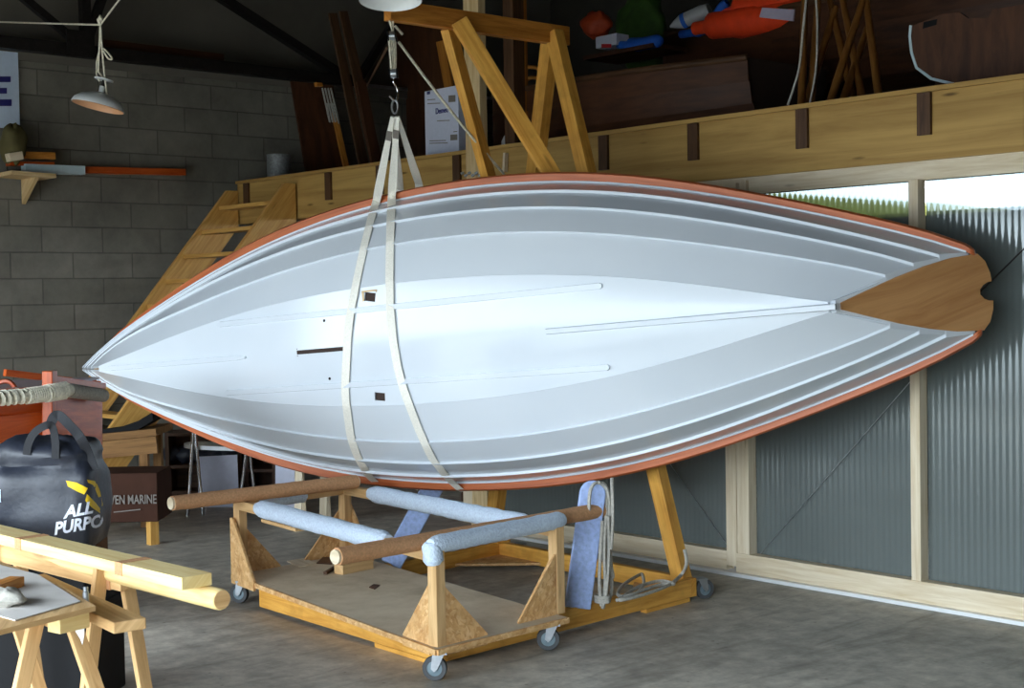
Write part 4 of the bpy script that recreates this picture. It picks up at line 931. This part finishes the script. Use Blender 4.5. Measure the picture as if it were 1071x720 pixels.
solo('orange_buoy', blob(at_y(624, 26, 8.1), .135, .1, .10, .1, seed=4), M['dull_orange'], 'dull orange buoy at the left end of the upper dinghy', 'buoy', smooth=60)
a, b = at_y(623, 51, 8.05), at_y(645, 50, 8.05); bx = thing('small_box', 'small white box with a red mark left of the blue cloth', 'box', (a + b) / 2)
hq = .09; g = G(); g.box(((a.x + b.x) / 2, 8.12, a.z + hq / 2), (b.x - a.x, .14, hq)); part('box_body', g, M['carton'], bx, bevel=.004)
g = G(); g.prism([at_y(u, v, 8.046) for u, v in ((629, 46), (639, 46), (639, 50), (629, 50))], V((0, .004, 0))); part('red_mark', g, M['red_print'], bx)
g = G(); g.tube(smoothpts([at_y(u, v, 8.1) for u, v in ((647, 47), (660, 47), (672, 46), (692, 42))], 4), [.03] * 4 + [.055] * 4 + [.05] * 4 + [.025], 12); solo('blue_cloth', g, M['blue_cloth'], 'crumpled bright blue cloth bag between the white box and the lifejacket', 'bag', smooth=60)
g = G(); g.box((at_y(655, 54, 8.15).x, 8.25, at_y(655, 54, 8.15).z - .01), (.75, .4, .03)); solo('plank_ledge', g, M['brown_ply'], 'short brown plank carrying the white box and blue cloth', 'board')
g = G(); a, b = at_y(701, 28, 8.3), at_y(742, 10, 8.4); g.tube([a, a + (b - a) * .12, a + (b - a) * .3, a + (b - a) * .8, b], [.008, .03, .055, .06, .05], 14); fd = solo('boat_fender', g, M['fender_grey'], 'grey fender with a blue band lying left of the orange lifejacket', 'fender', smooth=50)
g = G(); q0, q1 = a + (b - a) * .32, a + (b - a) * .42; g.cyl(q0, q1, .059, 14); part('blue_band', g, M['blue_cloth'], fd, smooth=40)
sausage([(712, 36), (730, 33), (742, 25), (760, 2)], [.03, .045, .04, .03], M['blue_cloth'], 'blue_strap', lj, yj + .04)
solo('green_bundle', blob(at_y(672, 14, 8.75) - Z * .16, .24, .15, .36, .10, seed=9), M['green_cloth'], 'dim green bundle lying behind the blue cloth', 'bundle', smooth=60)
# spars leaning in a bunch
sp = [((842, -8), (838, 118), 3.2), ((856, -8), (848, 112), 3.0), ((874, 8), (842, 112), 4.4), ((880, -8), (902, 104), 4.5), ((902, 2), (868, 108), 4.6), ((905, -8), (919, 100), 4.4), ((907, 30), (882, 105), 4.0), ((866, -8), (893, 106), 3.0)]
labs = ['leftmost upright spar of the bunch right of the lifejacket', 'second upright spar from the left in the leaning bunch', 'spar slanting down left behind the two upright spars', 'spar slanting down right across the bunch', 'thick spar slanting down left in the middle of the bunch', 'rightmost spar standing apart at the right of the bunch', 'dim spar slanting behind the thick middle spar', 'thin spar crossing behind the bunch of spars']
for k, (a, b, r) in enumerate(sp):
    y0 = 7.0 + .09 * (k % 4); pa, pb = at_y(*a, y0 + .5), at_y(*b, y0); pb2 = pb + (pb - pa).normalized() * .12
    g = G(); g.tube([pa, pb2], [.022, .026], 10); solo('wooden_spar', g, M['spar'], labs[k], 'spar', 'spars leaning on the loft', smooth=50)
g = G(); g.tube(smoothpts([at_y(u, v, 6.5) for u, v in ((844, -8), (840, 30), (836, 70), (830, 92), (824, 110))], 4), .0065, 6); solo('hanging_cable', g, M['grey_rope'], 'pale cable hanging left of the leaning spars', 'cable', smooth=60)
g = G(); g.tube(smoothpts([at_y(u, v, 6.55) for u, v in ((853, -8), (855, 30), (853, 75), (847, 108))], 4), .006, 6); solo('hanging_cable', g, M['grey_rope'], 'grey cable hanging in front of the leaning spars', 'cable', smooth=60)
# stern of another boat at the right
yq = 6.95
st_ = thing('stored_boat', 'brown boat stern with a pale edge at the right end of the loft', 'boat', yz(at_y(1000, 80, yq).x, yq + .3, LZ))
edge = [(954, 27), (953, 38), (955, 55), (960, 70), (975, 81), (1000, 87), (1030, 97)]
P = [at_y(u, v, yq) for u, v in edge] + [at_y(1071 + 30, 90, yq), at_y(1071 + 30, 10, yq), at_y(1036, 14, yq), at_y(1034, 19, yq), at_y(1012, 19, yq), at_y(1004, 13, yq), at_y(985, 15, yq)]
g = G(); g.prism(P, V((0, .03, 0))); part('transom', g, M['brown_ply'], st_)
g = G(); ri = []
for u, v in edge:
    p = at_y(u, v, yq); q = at_y(1000, 40, yq); d = (p - q).normalized()
    ri.append([p + V((0, -.004, 0)), p + d * .016 + V((0, -.004, 0)), p + d * .016 + V((0, .02, 0)), p + V((0, .02, 0))])
g.loft(ri); fixn(part('pale_edge', g, M['pale_edge'], st_, label='pale blue painted edge'))
g = G(); ri = []
for u, v in edge:
    p = at_y(u, v, yq); ri.append([p + V((0, .02, 0)), p + V((.15, 1.6, .05)), p + V((.17, 1.6, .05)), p + V((.02, .02, 0))])
g.loft(ri); fixn(part('hull_side', g, M['dark_wood'], st_))
g = G(); g.prism([at_y(u, v, yq - .004) for u, v in ((966, 23), (980, 20), (979, 26), (965, 30))], V((0, .008, 0))); part('hand_hole', g, M['black'], st_)
g = G(); g.prism([at_y(u, v, yq - .05) for u, v in ((1037, 10), (1100, 0), (1100, 92), (1037, 101))], V((0, .03, 0))); solo('reddish_panel', g, M['brown_ply'], 'reddish brown plywood panel standing at the far right of the loft', 'panel')

# ------------------------------------------------------------------ under the loft and below the stairs
def A(u, v, d): return at_d(u, v, d)
wb = thing('work_bench', 'rough timber bench standing below the stairs', 'bench', A(130, 545, 10.4) - V((0, 0, 0)))
wb.location.z = 0
t0, t1 = A(88, 457, 10.4), A(172, 449, 10.4)
g = G(); g.bar(t0, t1, .5, .05); part('bench_top', g, M['shaded_timber'], wb)
g = G(); g.bar(t0 - Z * .09 - FW * .22, t1 - Z * .09 - FW * .22, .04, .12); part('apron', g, M['shaded_timber'], wb)
for p, dx in ((t0, .08), (t1, -.1), (t1, -.45)):
    for e in (-.2, .2):
        q = p + RT * dx + FW * e; g = G(); g.bar(V((q.x, q.y, 0)), V((q.x, q.y, q.z - .02)), .06, .06, up=FW); part('leg', g, M['shaded_timber'], wb)
g = G(); pp = [(92, 452), (110, 455), (130, 453), (150, 446), (165, 437)]; ri = []
for u, v in pp:
    p = A(u, v - 3, 10.35); ri.append([p + FW * .15 + Z * .03, p - FW * .15 + Z * .03, p - FW * .15 - Z * .03, p + FW * .15 - Z * .03])
g.loft(ri); solo('curved_board', g, M['black'], 'curved black board lying on the rough bench under the stairs', 'board', smooth=50)
a, b = A(100, 496, 9.4), A(164, 495, 9.4); bot = A(164, 546, 9.4)
bxx = thing('crate', 'dark brown crate with pale lettering behind the black bag', 'crate', V(((a.x + b.x) / 2, (a.y + b.y) / 2, 0)))
d = (b - a).normalized(); d.z = 0; nrm = V((-d.y, d.x, 0)); 
if nrm.dot(FW) < 0: nrm = -nrm
zt2 = a.z; zb2 = bot.z
M['crate_brown'] = plain('dark painted crate', S((64, 40, 30)), .8, 0, .15, 8, spec=.15)
L0 = a - d * .35
g = G(); g.prism([V((q.x, q.y, z)) for q, z in ((L0, zb2), (b, zb2), (b, zt2), (L0, zt2))], nrm * .4); part('body', g, M['crate_brown'], bxx, bevel=.005)
for q in (L0 + d * .1, b - d * .05):
    g = G(); qq = q + nrm * .05; g.box((qq.x, qq.y, zb2 / 2), (.06, .06, zb2)); part('foot', g, M['stair_pine'], bxx)
o0 = A(111.5, 527.7, 9.39); o1 = A(165, 523, 9.39)
text('WEN MARINE', 'lettering', bxx, M['grey_print'], o0 - nrm * .004, d, Z, .085, width=(o1 - o0).length * .98)
g = G(); q0, q1 = A(119, 536, 9.39), A(147, 533, 9.39); g.bar(q0 - nrm * .003, q1 - nrm * .003, .004, .006); part('small_line', g, M['grey_print'], bxx)
# folding table with tubular legs
ft = thing('folding_table', 'folding table with a pale top and bright tubular legs behind the hull', 'table', V((A(232, 540, 10.9).x, A(232, 540, 10.9).y, 0)))
ta, tb = A(206, 468, 10.9), A(262, 470, 10.9)
g = G(); dd = (tb - ta).normalized(); n_ = 24; cc = (ta + tb) / 2; P = []
for k in range(n_): t = 2 * math.pi * k / n_; P.append(cc + dd * .30 * (abs(math.cos(t)) ** .6) * (1 if math.cos(t) > 0 else -1) + FW * .17 * math.sin(t))
g.prism(P, Z * .03); part('table_top', g, M['white_paint'], ft)
for (u0, v0, u1) in ((202, 452, 196), (204, 452, 212), (258, 470, 250), (261, 470, 268)):
    dz_ = 10.7 if v0 < 460 else 11.0; p = A(u0, v0, dz_); q = A(u1, 528, dz_); q.z = 0
    g = G(); g.tube([p, q], .013, 8); part('leg', g, M['chrome'], ft, smooth=60)
# cabinet and shelving in the dark
def cab(u0, u1, v0, d0, dep, m, nm, lab, cat='cabinet', extra=None):
    p, q = A(u0, v0, d0), A(u1, v0, d0); h = (p.z + q.z) / 2; dd = (q - p); dd.z = 0; L = dd.length; dd = dd.normalized(); nn = V((-dd.y, dd.x, 0)); nn = nn if nn.dot(FW) > 0 else -nn
    root = thing(nm, lab, cat, V(((p.x + q.x) / 2, (p.y + q.y) / 2, 0)))
    t = .03
    def pan(o, sx, sn, z0, z1, name):
        g = G(); c = p + dd * (o[0] + sx / 2) + nn * (o[1] + sn / 2); g.hexa(V((c.x, c.y, (z0 + z1) / 2)), dd * sx / 2, nn * sn / 2, Z * (z1 - z0) / 2); part(name, g, M[m], root)
    pan((0, 0), t, dep, 0, h, 'side_panel'); pan((L - t, 0), t, dep, 0, h, 'side_panel'); pan((0, dep - .02), L, .02, 0, h, 'back_panel')
    for z in (.08, h * .5, h - .03): pan((t, 0), L - 2 * t, dep - .02, z, z + .025, 'shelf')
    return root
cab(172, 252, 452, 11.3, .25, 'dark_wood', 'shelf_unit', 'dark open shelf unit behind the folding table', 'shelves')
cab(255, 288, 462, 11.3, .4, 'brown_ply', 'cabinet', 'reddish brown cabinet behind the tubular table legs')
rr = random.Random(3)
for k in range(5):
    p = A(181 + 15 * k, 512, 11.42); p.z = at_d(200, 452, 11.3).z * .5 + .025 + .07
    solo('cloth_bundle', blob(p, .085, .08, .07, .14, 14, 8, seed=20 + k), M['black_nylon'], ['first', 'second', 'third', 'fourth', 'fifth'][k] + ' dark bundle from the left on the shelf behind the folding table', 'bundle', 'dark bundles on the shelf', smooth=60)
g = G(); g.prism([A(u, v, 11.12) for u, v in ((208, 478), (248, 476), (250, 531), (207, 531))], FW * .01); solo('grey_sheet', g, M['carton'], 'greyish sheet leaning in the dark shelf unit', 'sheet')
g = G(); g.prism([A(u, v, 10.6) for u, v in ((288, 480), (308, 486), (308, 542), (288, 542))], FW * .02); solo('pale_sheet', g, M['carton'], 'pale sheet standing right of the reddish cabinet', 'sheet')
# small pale trestles
def trestle(u0, u1, v0, d0, lab, m='pale_pine'):
    p, q = A(u0, v0, d0), A(u1, v0, d0 + .25); root = thing('small_trestle', lab, 'trestle', V(((p.x + q.x) / 2, (p.y + q.y) / 2, 0)))
    g = G(); g.bar(p, q, .06, .07); part('top_bar', g, M[m], root)
    for e, s in ((p, .06), (q, -.06)):
        for k in (-1, 1):
            b_ = e + (q - p).normalized() * s + FW * .14 * k; t_ = e + (q - p).normalized() * s + FW * .02 * k; g = G(); g.bar(V((b_.x, b_.y, 0)), V((t_.x, t_.y, t_.z - .02)), .05, .03, up=FW); part('leg', g, M[m], root)
trestle(306, 346, 484, 10.0, 'small pale trestle standing beyond the long carpeted beam')
# red hull and pale board below the loft
small_hull('red_boat', 'dark red hull in the shade between the partition and the dolly', V((-8.2, 7.6, .3)), 2.6, 1.1, .55, M['mahogany'], math.radians(10), .7)
g = G(); g.box((-8.6, 7.6, .15), (.1, .9, .30)); solo('boat_chock', g, M['dark_wood'], 'left dark chock under the red hull', 'chock')
g = G(); g.box((-7.6, 7.6, .15), (.1, .9, .30)); solo('boat_chock', g, M['dark_wood'], 'right dark chock under the red hull', 'chock')
# ------------------------------------------------------------------ left foreground
def A(u, v, d): return at_d(u, v, d)
# varnished boat with a rope fender
vb = thing('varnished_boat', 'varnished mahogany boat bow with thick rope fender at the left edge', 'boat', V((-6.9, 2.8, .45)))
dS, dL, dR = 6.9, 6.45, 7.75
stem_t, stem_b = A(52, 391, dS), A(51, 520, dS)
def side(u1, d1, tops, name, m, flare):
    """planks from the stem back to the frame edge"""
    n = 8
    for k in range(len(tops) - 1):
        (s0, e0), (s1, e1) = tops[k], tops[k + 1]; ri = []
        for i in range(n + 1):
            q = i / n; u = 51 + (u1 - 51) * q; d = dS + (d1 - dS) * q - flare * math.sin(q * math.pi / 2)
            a = A(u, s0 + (e0 - s0) * q, d); b = A(u, s1 + (e1 - s1) * q, d + .025 * (k + 1)); t = FW * .02
            ri.append([a - FW * .004 * k, b, b + t, a + t])
        g = G(); g.loft(ri); fixn(part(name, g, m, vb, smooth=30))
side(-140, 6.0, [(409, 421), (430, 452), (478, 522), (530, 590)], 'port_plank', M['mahogany'], .0)
side(106, dR, [(407, 403), (433, 437), (490, 500), (530, 530)], 'starboard_plank', M['mahogany'], -.0)
g = G(); g.bar(A(52, 388, dS - .03), A(52, 530, dS - .03), .05, .08, up=FW); part('stem_post', g, M['mahogany'], vb, bevel=.004)
# deck, coaming, gunwale cap
dk = [A(51, 405, dS), A(-140, 419, 6.0), A(-140, 394, 6.6), A(0, 390, dS + .6), A(104, 400, dR)]
g = G(); g.prism([V((p.x, p.y, 1.19)) for p in dk], Z * .015); part('fore_deck', g, M['grey_deck'], vb)
g = G(); g.bar(A(51, 407, dS - .02), A(-140, 421, 5.98), .05, .03); part('gunwale_cap', g, M['mahogany'], vb); 
g = G(); g.bar(A(54, 397, dS), A(106, 404, dR), .05, .03); part('gunwale_cap', g, M['mahogany'], vb)
g = G(); g.tube(smoothpts([A(-10, 404, dS), A(4, 399, dS), A(12, 401, dS), A(18, 410, dS)], 4), .012, 6); part('deck_hoop', g, M['mahogany'], vb, smooth=60)
g = G(); g.bar(A(5, 390, dS + .5), A(104, 402, dR + .05), .03, .035); part('coaming', g, M['mahogany'], vb)
rf = thing('rope_fender', 'thick cream rope fender wound round the varnished bow', 'fender', A(52, 421, dS - .1))
fp = [A(-140, 428, 5.92), A(-30, 419, dL - .03), A(10, 417, dS - .31), A(28, 414, dS - .23), A(46, 412, dS - .13), A(60, 410, dS - .06), A(70, 408, dS + .05), A(84, 411, dS + .3), A(108, 414, dR - .12)]
g = G(); q = smoothpts(fp, 6); core = [.030] * len(q); g.tube(q, core, 10); part('core_rope', g, M['rope'], rf, smooth=60)
# turns of small line wound round it
def winding(p0, p1, turns, r, rl):
    pts = []; d = (p1 - p0); t = d.normalized(); a = t.orthogonal().normalized(); b = t.cross(a)
    for k in range(turns * 10 + 1): f = 2 * math.pi * k / 10; pts.append(p0 + d * (k / (turns * 10)) + (a * math.cos(f) + b * math.sin(f)) * r)
    g = G(); g.tube(pts, rl, 5); return g
part('whipping', winding(A(27, 414.5, dS - .23), A(47, 412, dS - .12), 9, .034, .007), M['rope'], rf, smooth=60)
part('whipping', winding(A(47, 412, dS - .12), A(68, 408.5, dS + .02), 7, .036, .009), M['rope'], rf, smooth=60)
part('whipping', winding(A(72, 408.5, dS + .08), A(108, 414, dR - .12), 34, .030, .006), M['grey_rope'], rf, smooth=60)
part('laid_strand', winding(A(-140, 428, 5.92), A(26, 414.5, dS - .235), 22, .026, .014), M['rope'], rf, smooth=60)
# cradle under the boat
g = G(); c = A(20, 520, dS + .3); g.box((c.x, c.y, .22), (.7, .5, .44), .4); 
solo('boat_cradle', g, M['dark_wood'], 'dark block carrying the varnished boat behind the black bag', 'cradle', bevel=.01)
# black crates with the bag on top
bc = A(58, 600, 5.75); bc.z = 0
g = G(); rz_ = math.radians(40)
crate = thing('black_crate', 'black plastic crate under the black bag', 'crate', bc, rz=rz_)
zt_ = .56
g.box(bc + Z * zt_ / 2, (.42, .36, zt_ - .03), rz_); part('body', g, M['black'], crate, bevel=.01)
g = G(); g.box(bc + Z * (zt_ - .015), (.45, .39, .03), rz_); part('rim', g, M['black'], crate, bevel=.006)
g = G(); g.box(bc + Z * (zt_ - .16), (.44, .38, .03), rz_); part('band', g, M['black'], crate, bevel=.006)
# bag
bag = thing('carry_bag', 'black nylon carry bag with yellow stripes and white lettering', 'bag', bc + Z * zt_)
D0 = 5.75
def bagring(v, ul, ur, dep, seed):
    rnd = random.Random(seed); c = A((ul + ur) / 2, v, D0); w_ = (A(ur, v, D0) - A(ul, v, D0)).length / 2; ph = rnd.uniform(0, 6)
    ring = []
    for k in range(32):
        f = 2 * math.pi * k / 32; cx_, sy_ = math.cos(f), math.sin(f); e = .38
        X_ = (abs(cx_) ** e) * (1 if cx_ > 0 else -1) * w_; Y_ = (abs(sy_) ** e) * (1 if sy_ > 0 else -1) * dep
        wob = .008 * math.sin(5 * f + ph)
        ring.append(c + RT * X_ + FW * (Y_ + wob) + Z * .01 * math.sin(3 * f + ph))
    return ring
prof = [(576, 8, 104, .15), (560, 4, 108, .17), (530, 2, 109, .175), (505, 2, 107, .17), (490, 2, 105, .165), (482, 6, 101, .14), (474, 2, 102, .165), (466, 2, 98, .15), (459, 8, 92, .11), (456, 30, 70, .03)]
ri = []
for i, (v, l, r, dp) in enumerate(prof): ri.append(bagring(v, l, r, dp, i))
g = G(); g.loft(ri); ob = fixn(part('bag_body', g, M['black_nylon'], bag, smooth=80)); sb = ob.modifiers.new('sub', 'SUBSURF'); sb.levels = 1; sb.render_levels = 1
tex = bpy.data.textures.new('folds', 'CLOUDS'); tex.noise_scale = .12
dm = ob.modifiers.new('folds', 'DISPLACE'); dm.texture = tex; dm.strength = .045; dm.mid_level = .5
bpy.context.view_layer.update()
_dg = bpy.context.evaluated_depsgraph_get(); _me = bpy.data.meshes.new_from_object(ob.evaluated_get(_dg)); _mw = wm(ob)
BB = BVHTree.FromPolygons([_mw @ v.co for v in _me.vertices], [list(p.vertices) for p in _me.polygons])
def front(u, v, off=.003):
    d = ray(u, v).normalized(); h = BB.ray_cast(CAM, d)
    return (h[0] if h[0] else A(u, v, D0 - .1)) - d * off
def band(pts, w, m, nm):
    ri = smoothpts([V(p) for p in pts], 4); pr = []
    for i, p in enumerate(ri):
        t = (ri[min(i + 1, len(ri) - 1)] - ri[max(i - 1, 0)]).normalized(); s_ = t.cross(FW).normalized()
        pr.append([p + s_ * w / 2, p + s_ * w / 2 - FW * .004, p - s_ * w / 2 - FW * .004, p - s_ * w / 2])
    g = G(); g.loft(pr); return part(nm, g, m, bag, smooth=40)
M['strap_black'] = plain('black webbing', S((30, 31, 36)), .8, 0, .1, 60, .1)
D1 = D0 - .14
band([front(28, 476, .006), A(30, 464, D1 - .02), A(37, 452, D1 - .03), A(49, 445, D1 - .03), A(55, 447, D1 - .02), A(58, 462, D1 - .02), front(58, 480, .006)], .03, M['strap_black'], 'handle')
band([A(52, 448, D0 + .02), A(56, 437, D0), A(62, 435, D0), A(72, 444, D0 - .05), A(84, 458, D0 - .14), front(92, 474, .01), front(98, 492, .008)], .04, M['strap_black'], 'handle')
def decal(pts, m, nm, n=10):
    """quad strip printed on the cloth between two edges"""
    L, R_ = pts; g = G(); ri = []
    def lerp(P, q):
        x = q * (len(P) - 1); i = min(int(x), len(P) - 2); f = x - i; return (P[i][0] + (P[i + 1][0] - P[i][0]) * f, P[i][1] + (P[i + 1][1] - P[i][1]) * f)
    for i in range(n + 1):
        a, b = lerp(L, i / n), lerp(R_, i / n)
        ri.append([front(a[0] + (b[0] - a[0]) * j / 4, a[1] + (b[1] - a[1]) * j / 4) for j in range(5)])
    g.loft(ri, closed=False); return part(nm, g, m, bag, smooth=60)
decal(([(69, 503), (80, 505), (92, 511)], [(71, 509), (80, 514), (88, 517.5)]), M['yellow_cloth'], 'stripe')
decal(([(91, 517), (100, 526), (107, 535)], [(89, 524), (96, 531), (106, 538)]), M['yellow_cloth'], 'stripe')
decal(([(91, 502), (100, 503.5), (104.5, 513), (107.5, 528)], [(92, 505), (98, 508), (102, 518), (107, 530)]), M['yellow_cloth'], 'stripe')
def printed(body, p0, p1, hpx, sh):
    """bold lettering wrapped onto the cloth, p0-p1 = baseline in survey pixels"""
    cu = bpy.data.curves.new('lettering', 'FONT'); cu.body = body; cu.size = 1; cu.offset = .035; cu.shear = sh; cu.resolution_u = 3
    o = bpy.data.objects.new('lettering', cu); COL.objects.link(o); bpy.context.view_layer.update()
    me = bpy.data.meshes.new_from_object(o.evaluated_get(bpy.context.evaluated_depsgraph_get())); bpy.data.objects.remove(o)
    bm = bmesh.new(); bm.from_mesh(me); bmesh.ops.triangulate(bm, faces=bm.faces); bmesh.ops.subdivide_edges(bm, edges=[e for e in bm.edges if e.calc_length() > .2], cuts=2); bmesh.ops.triangulate(bm, faces=bm.faces)
    x0 = min(v.co.x for v in bm.verts); x1 = max(v.co.x for v in bm.verts); y1 = max(v.co.y for v in bm.verts); inv = wm(bag).inverted()
    for v in bm.verts:
        q = (v.co.x - x0) / (x1 - x0); u = p0[0] + (p1[0] - p0[0]) * q; w = p0[1] + (p1[1] - p0[1]) * q - v.co.y / y1 * hpx
        v.co = inv @ front(u, w, .004)
    bm.to_mesh(me); bm.free(); me.materials.clear(); me.materials.append(M['white_print'])
    o = bpy.data.objects.new('lettering', me); COL.objects.link(o); o.parent = bag
printed('ALL', (66, 542.5), (97.5, 536.5), 12.5, .2)
printed('PURPO', (57, 559.5), (108, 550.5), 13, .15)
g = G(); g.bar(A(-6, 518, 5.6), A(3, 518, 5.6), .05, .05); solo('pale_block', g, M['sign_white'], 'small pale block at the left picture edge beside the bag', 'block')

# ------------------------------------------------------------------ rear sawhorse with taped planks and a round spar
def sawhorse(name, label, a, b, legs, m, spread, foot_h=0, bar_w=.06, bar_h=.08):
    """a-b is the top bar; legs at the given fractions"""
    root = thing(name, label, 'sawhorse', V(((a.x + b.x) / 2, (a.y + b.y) / 2, 0)))
    g = G(); g.bar(a, b, bar_w, bar_h); part('top_bar', g, m, root, bevel=.003)
    d = (b - a); d.z = 0; d.normalize(); n = V((-d.y, d.x, 0))
    for f, sp in legs:
        p = a + (b - a) * f
        for k in (-1, 1):
            t = p + n * k * (bar_w / 2 + .012) + Z * (bar_h / 2 - .01); q = p + n * k * spread + d * sp; q.z = 0
            g = G(); g.bar(t, q, .026, .046, up=n); part('leg', g, m, root, bevel=.003)
    return root
zp = .77
pa, pb = at_h(-60, 541.5, zp), at_h(206, 604, zp); dp = (pb - pa).normalized()
hz_ = zp - .045
a = at_h(-40, 562, .70); b = at_h(134, 602, .70)
root = sawhorse('sawhorse', 'rear sawhorse carrying the taped pale plank', V((a.x, a.y, .692)), V((b.x, b.y, .692)), [(.30, -.05), (.92, .0)], M['horse_pine'], .155, bar_h=.085)
g = G(); d = (b - a).normalized(); n = V((-d.y, d.x, 0)); p = a + (b - a) * .92
g.bar(V((p.x, p.y, .22)) - n * .11 + d * .0, V((p.x, p.y, .22)) + n * .11 + d * .0, .012, .03); part('leg_tie', g, M['zinc'], root)
g = G(); c0 = a + (b - a) * .93; g.hexa(V((c0.x, c0.y, .692)), d * .022, n * .033, Z * .045); part('tape_wrap', g, M['carpet_brown'], root, label='brown tape wrapped round the bar end')
pl0, pl1 = V((pa.x, pa.y, .757)), V((pb.x, pb.y, .757))
g = G(); g.bar(pl0, pl1, .105, .038); solo('pale_plank', g, M['fresh_pine'], 'long pale freshly sawn plank on the rear sawhorse', 'plank', bevel=.002)
s0, s1 = at_h(60, 583, .705), at_h(232, 626, .705); 
s0 = s1 + (V((pl0.x, pl0.y, 0)) - V((pl1.x, pl1.y, 0))).normalized() * 1.6
sr = thing('round_spar', 'round pale spar lying beside the plank on the rear sawhorse', 'spar', V((s1.x, s1.y, .66)))
s0.z = s1.z = .70
ds = (s1 - s0).normalized()
g = G(); g.tube([s0, s1 - ds * .01, s1], [.033, .033, .030], 16); part('shaft', g, M['fresh_pine'], sr, smooth=40)
g = G(); g.cyl(s1 - ds * .004, s1 + ds * .002, .0285, 16); part('end_grain', g, M['horse_pine'], sr)
n2 = V((-dp.y, dp.x, 0))
for u, v, lab in ((24, 563, 'brown tape wrapped round the pale plank near the picture edge'), (123, 589, 'brown tape wrapped round the pale plank above the sawhorse leg')):
    q = at_h(u, v, .776); t = (q - pl0).dot(dp); q = pl0 + dp * t; g = G(); g.hexa(q, dp * .022, n2 * .0545, Z * .0205); solo('tape_piece', g, M['carpet_brown'], lab, 'tape')
# ------------------------------------------------------------------ front sawhorse with board, paper and tools
zs_ = .735
c1, c2, c3 = at_h(100, 634, zs_), at_h(-60, 674, zs_), at_h(-30, 578, zs_)
c4 = c2 + (c3 - c1)
sb_ = [c1, at_h(62, 612, zs_), at_h(-40, 571, zs_), at_h(-110, 640, zs_), c2]
g = G(); g.prism([p - Z * .015 for p in sb_], Z * .015); solo('work_board', g, M['horse_pine'], 'pale plywood board lying on the front sawhorse at the lower left', 'board')
g = G(); g.prism([at_h(u, v, zs_ + .001) for u, v in ((84, 630), (16, 650), (-20, 640), (-40, 575), (4, 593), (40, 602))], Z * .003); solo('paper_sheet', g, M['paper'], 'white crumpled paper sheet on the plywood board', 'paper')
g = G(); g.bar(at_h(-10, 618, zs_ + .02), at_h(18, 608, zs_ + .02), .05, .03); solo('timber_offcut', g, M['orange_pine'], 'orange timber offcut lying on the white paper', 'offcut', bevel=.002)
q = at_h(6, 633, zs_ + .004); rg = blob(q + Z * .022, .075, .05, .026, .1, seed=31); solo('grey_rag', rg, M['grey_rope'], 'grey crumpled rag on the white paper at the picture edge', 'rag', smooth=60)
g = G(); P = [at_h(u, v, .80) for u, v in ((-20, 574), (10, 571), (30, 573), (41, 578), (20, 580), (-20, 586))]; 
a2 = at_h(50, 647, .69); b2 = at_h(88, 640, .69)
hb0, hb1 = at_h(-60, 600, .68), at_h(70, 646, .68)
root = sawhorse('sawhorse', 'front sawhorse under the plywood board at the lower left corner', V((hb0.x, hb0.y, .68)), V((hb1.x, hb1.y, .68)), [(.45, -.05), (.90, .04)], M['horse_pine'], .25, bar_w=.055, bar_h=.075)
e0, e1 = at_h(56, 650, .683), at_h(87, 643, .683)
g = G(); n3 = (e1 - e0).normalized(); g.bar(e0, e1, .06, .07); part('cross_block', g, M['fresh_pine'], root, bevel=.002)
g = G(); g.prism([at_h(u, v, .65) for u, v in ((76, 653), (87, 648), (88, 668), (84, 673), (81, 664))], FW * .004)
zz = at_d(80, 660, (e1).dot(FW) - .02)
g = G(); dq = (e1).dot(FW) - .03; g.prism([A(u, v, dq) for u, v in ((75, 654), (88, 652), (88, 664), (86, 675), (84, 669), (79, 661))], FW * .004); solo('paper_scrap', g, M['white_print'], 'torn white paper scrap hanging below the plywood board corner', 'paper')
k0, k1 = at_h(86, 632, .66), at_h(136, 655, .66); kd = (k1 - k0).normalized()
g = G(); g.bar(k0 - kd * .5, k1, .10, .034); solo('short_plank', g, M['horse_pine'], 'short worn plank lying between the two sawhorses', 'plank', bevel=.004)
# dark bench legs behind the sawhorses
g = G(); g.lathe([(0, 0), (.009, 0), (.009, .03), (.007, .032), (.007, .045), (0, .045)], A(90, 630, 4.2), Z, 14); solo('steel_bolt', g, M['zinc'], 'steel bolt head standing behind the short worn plank', 'bolt', smooth=40)
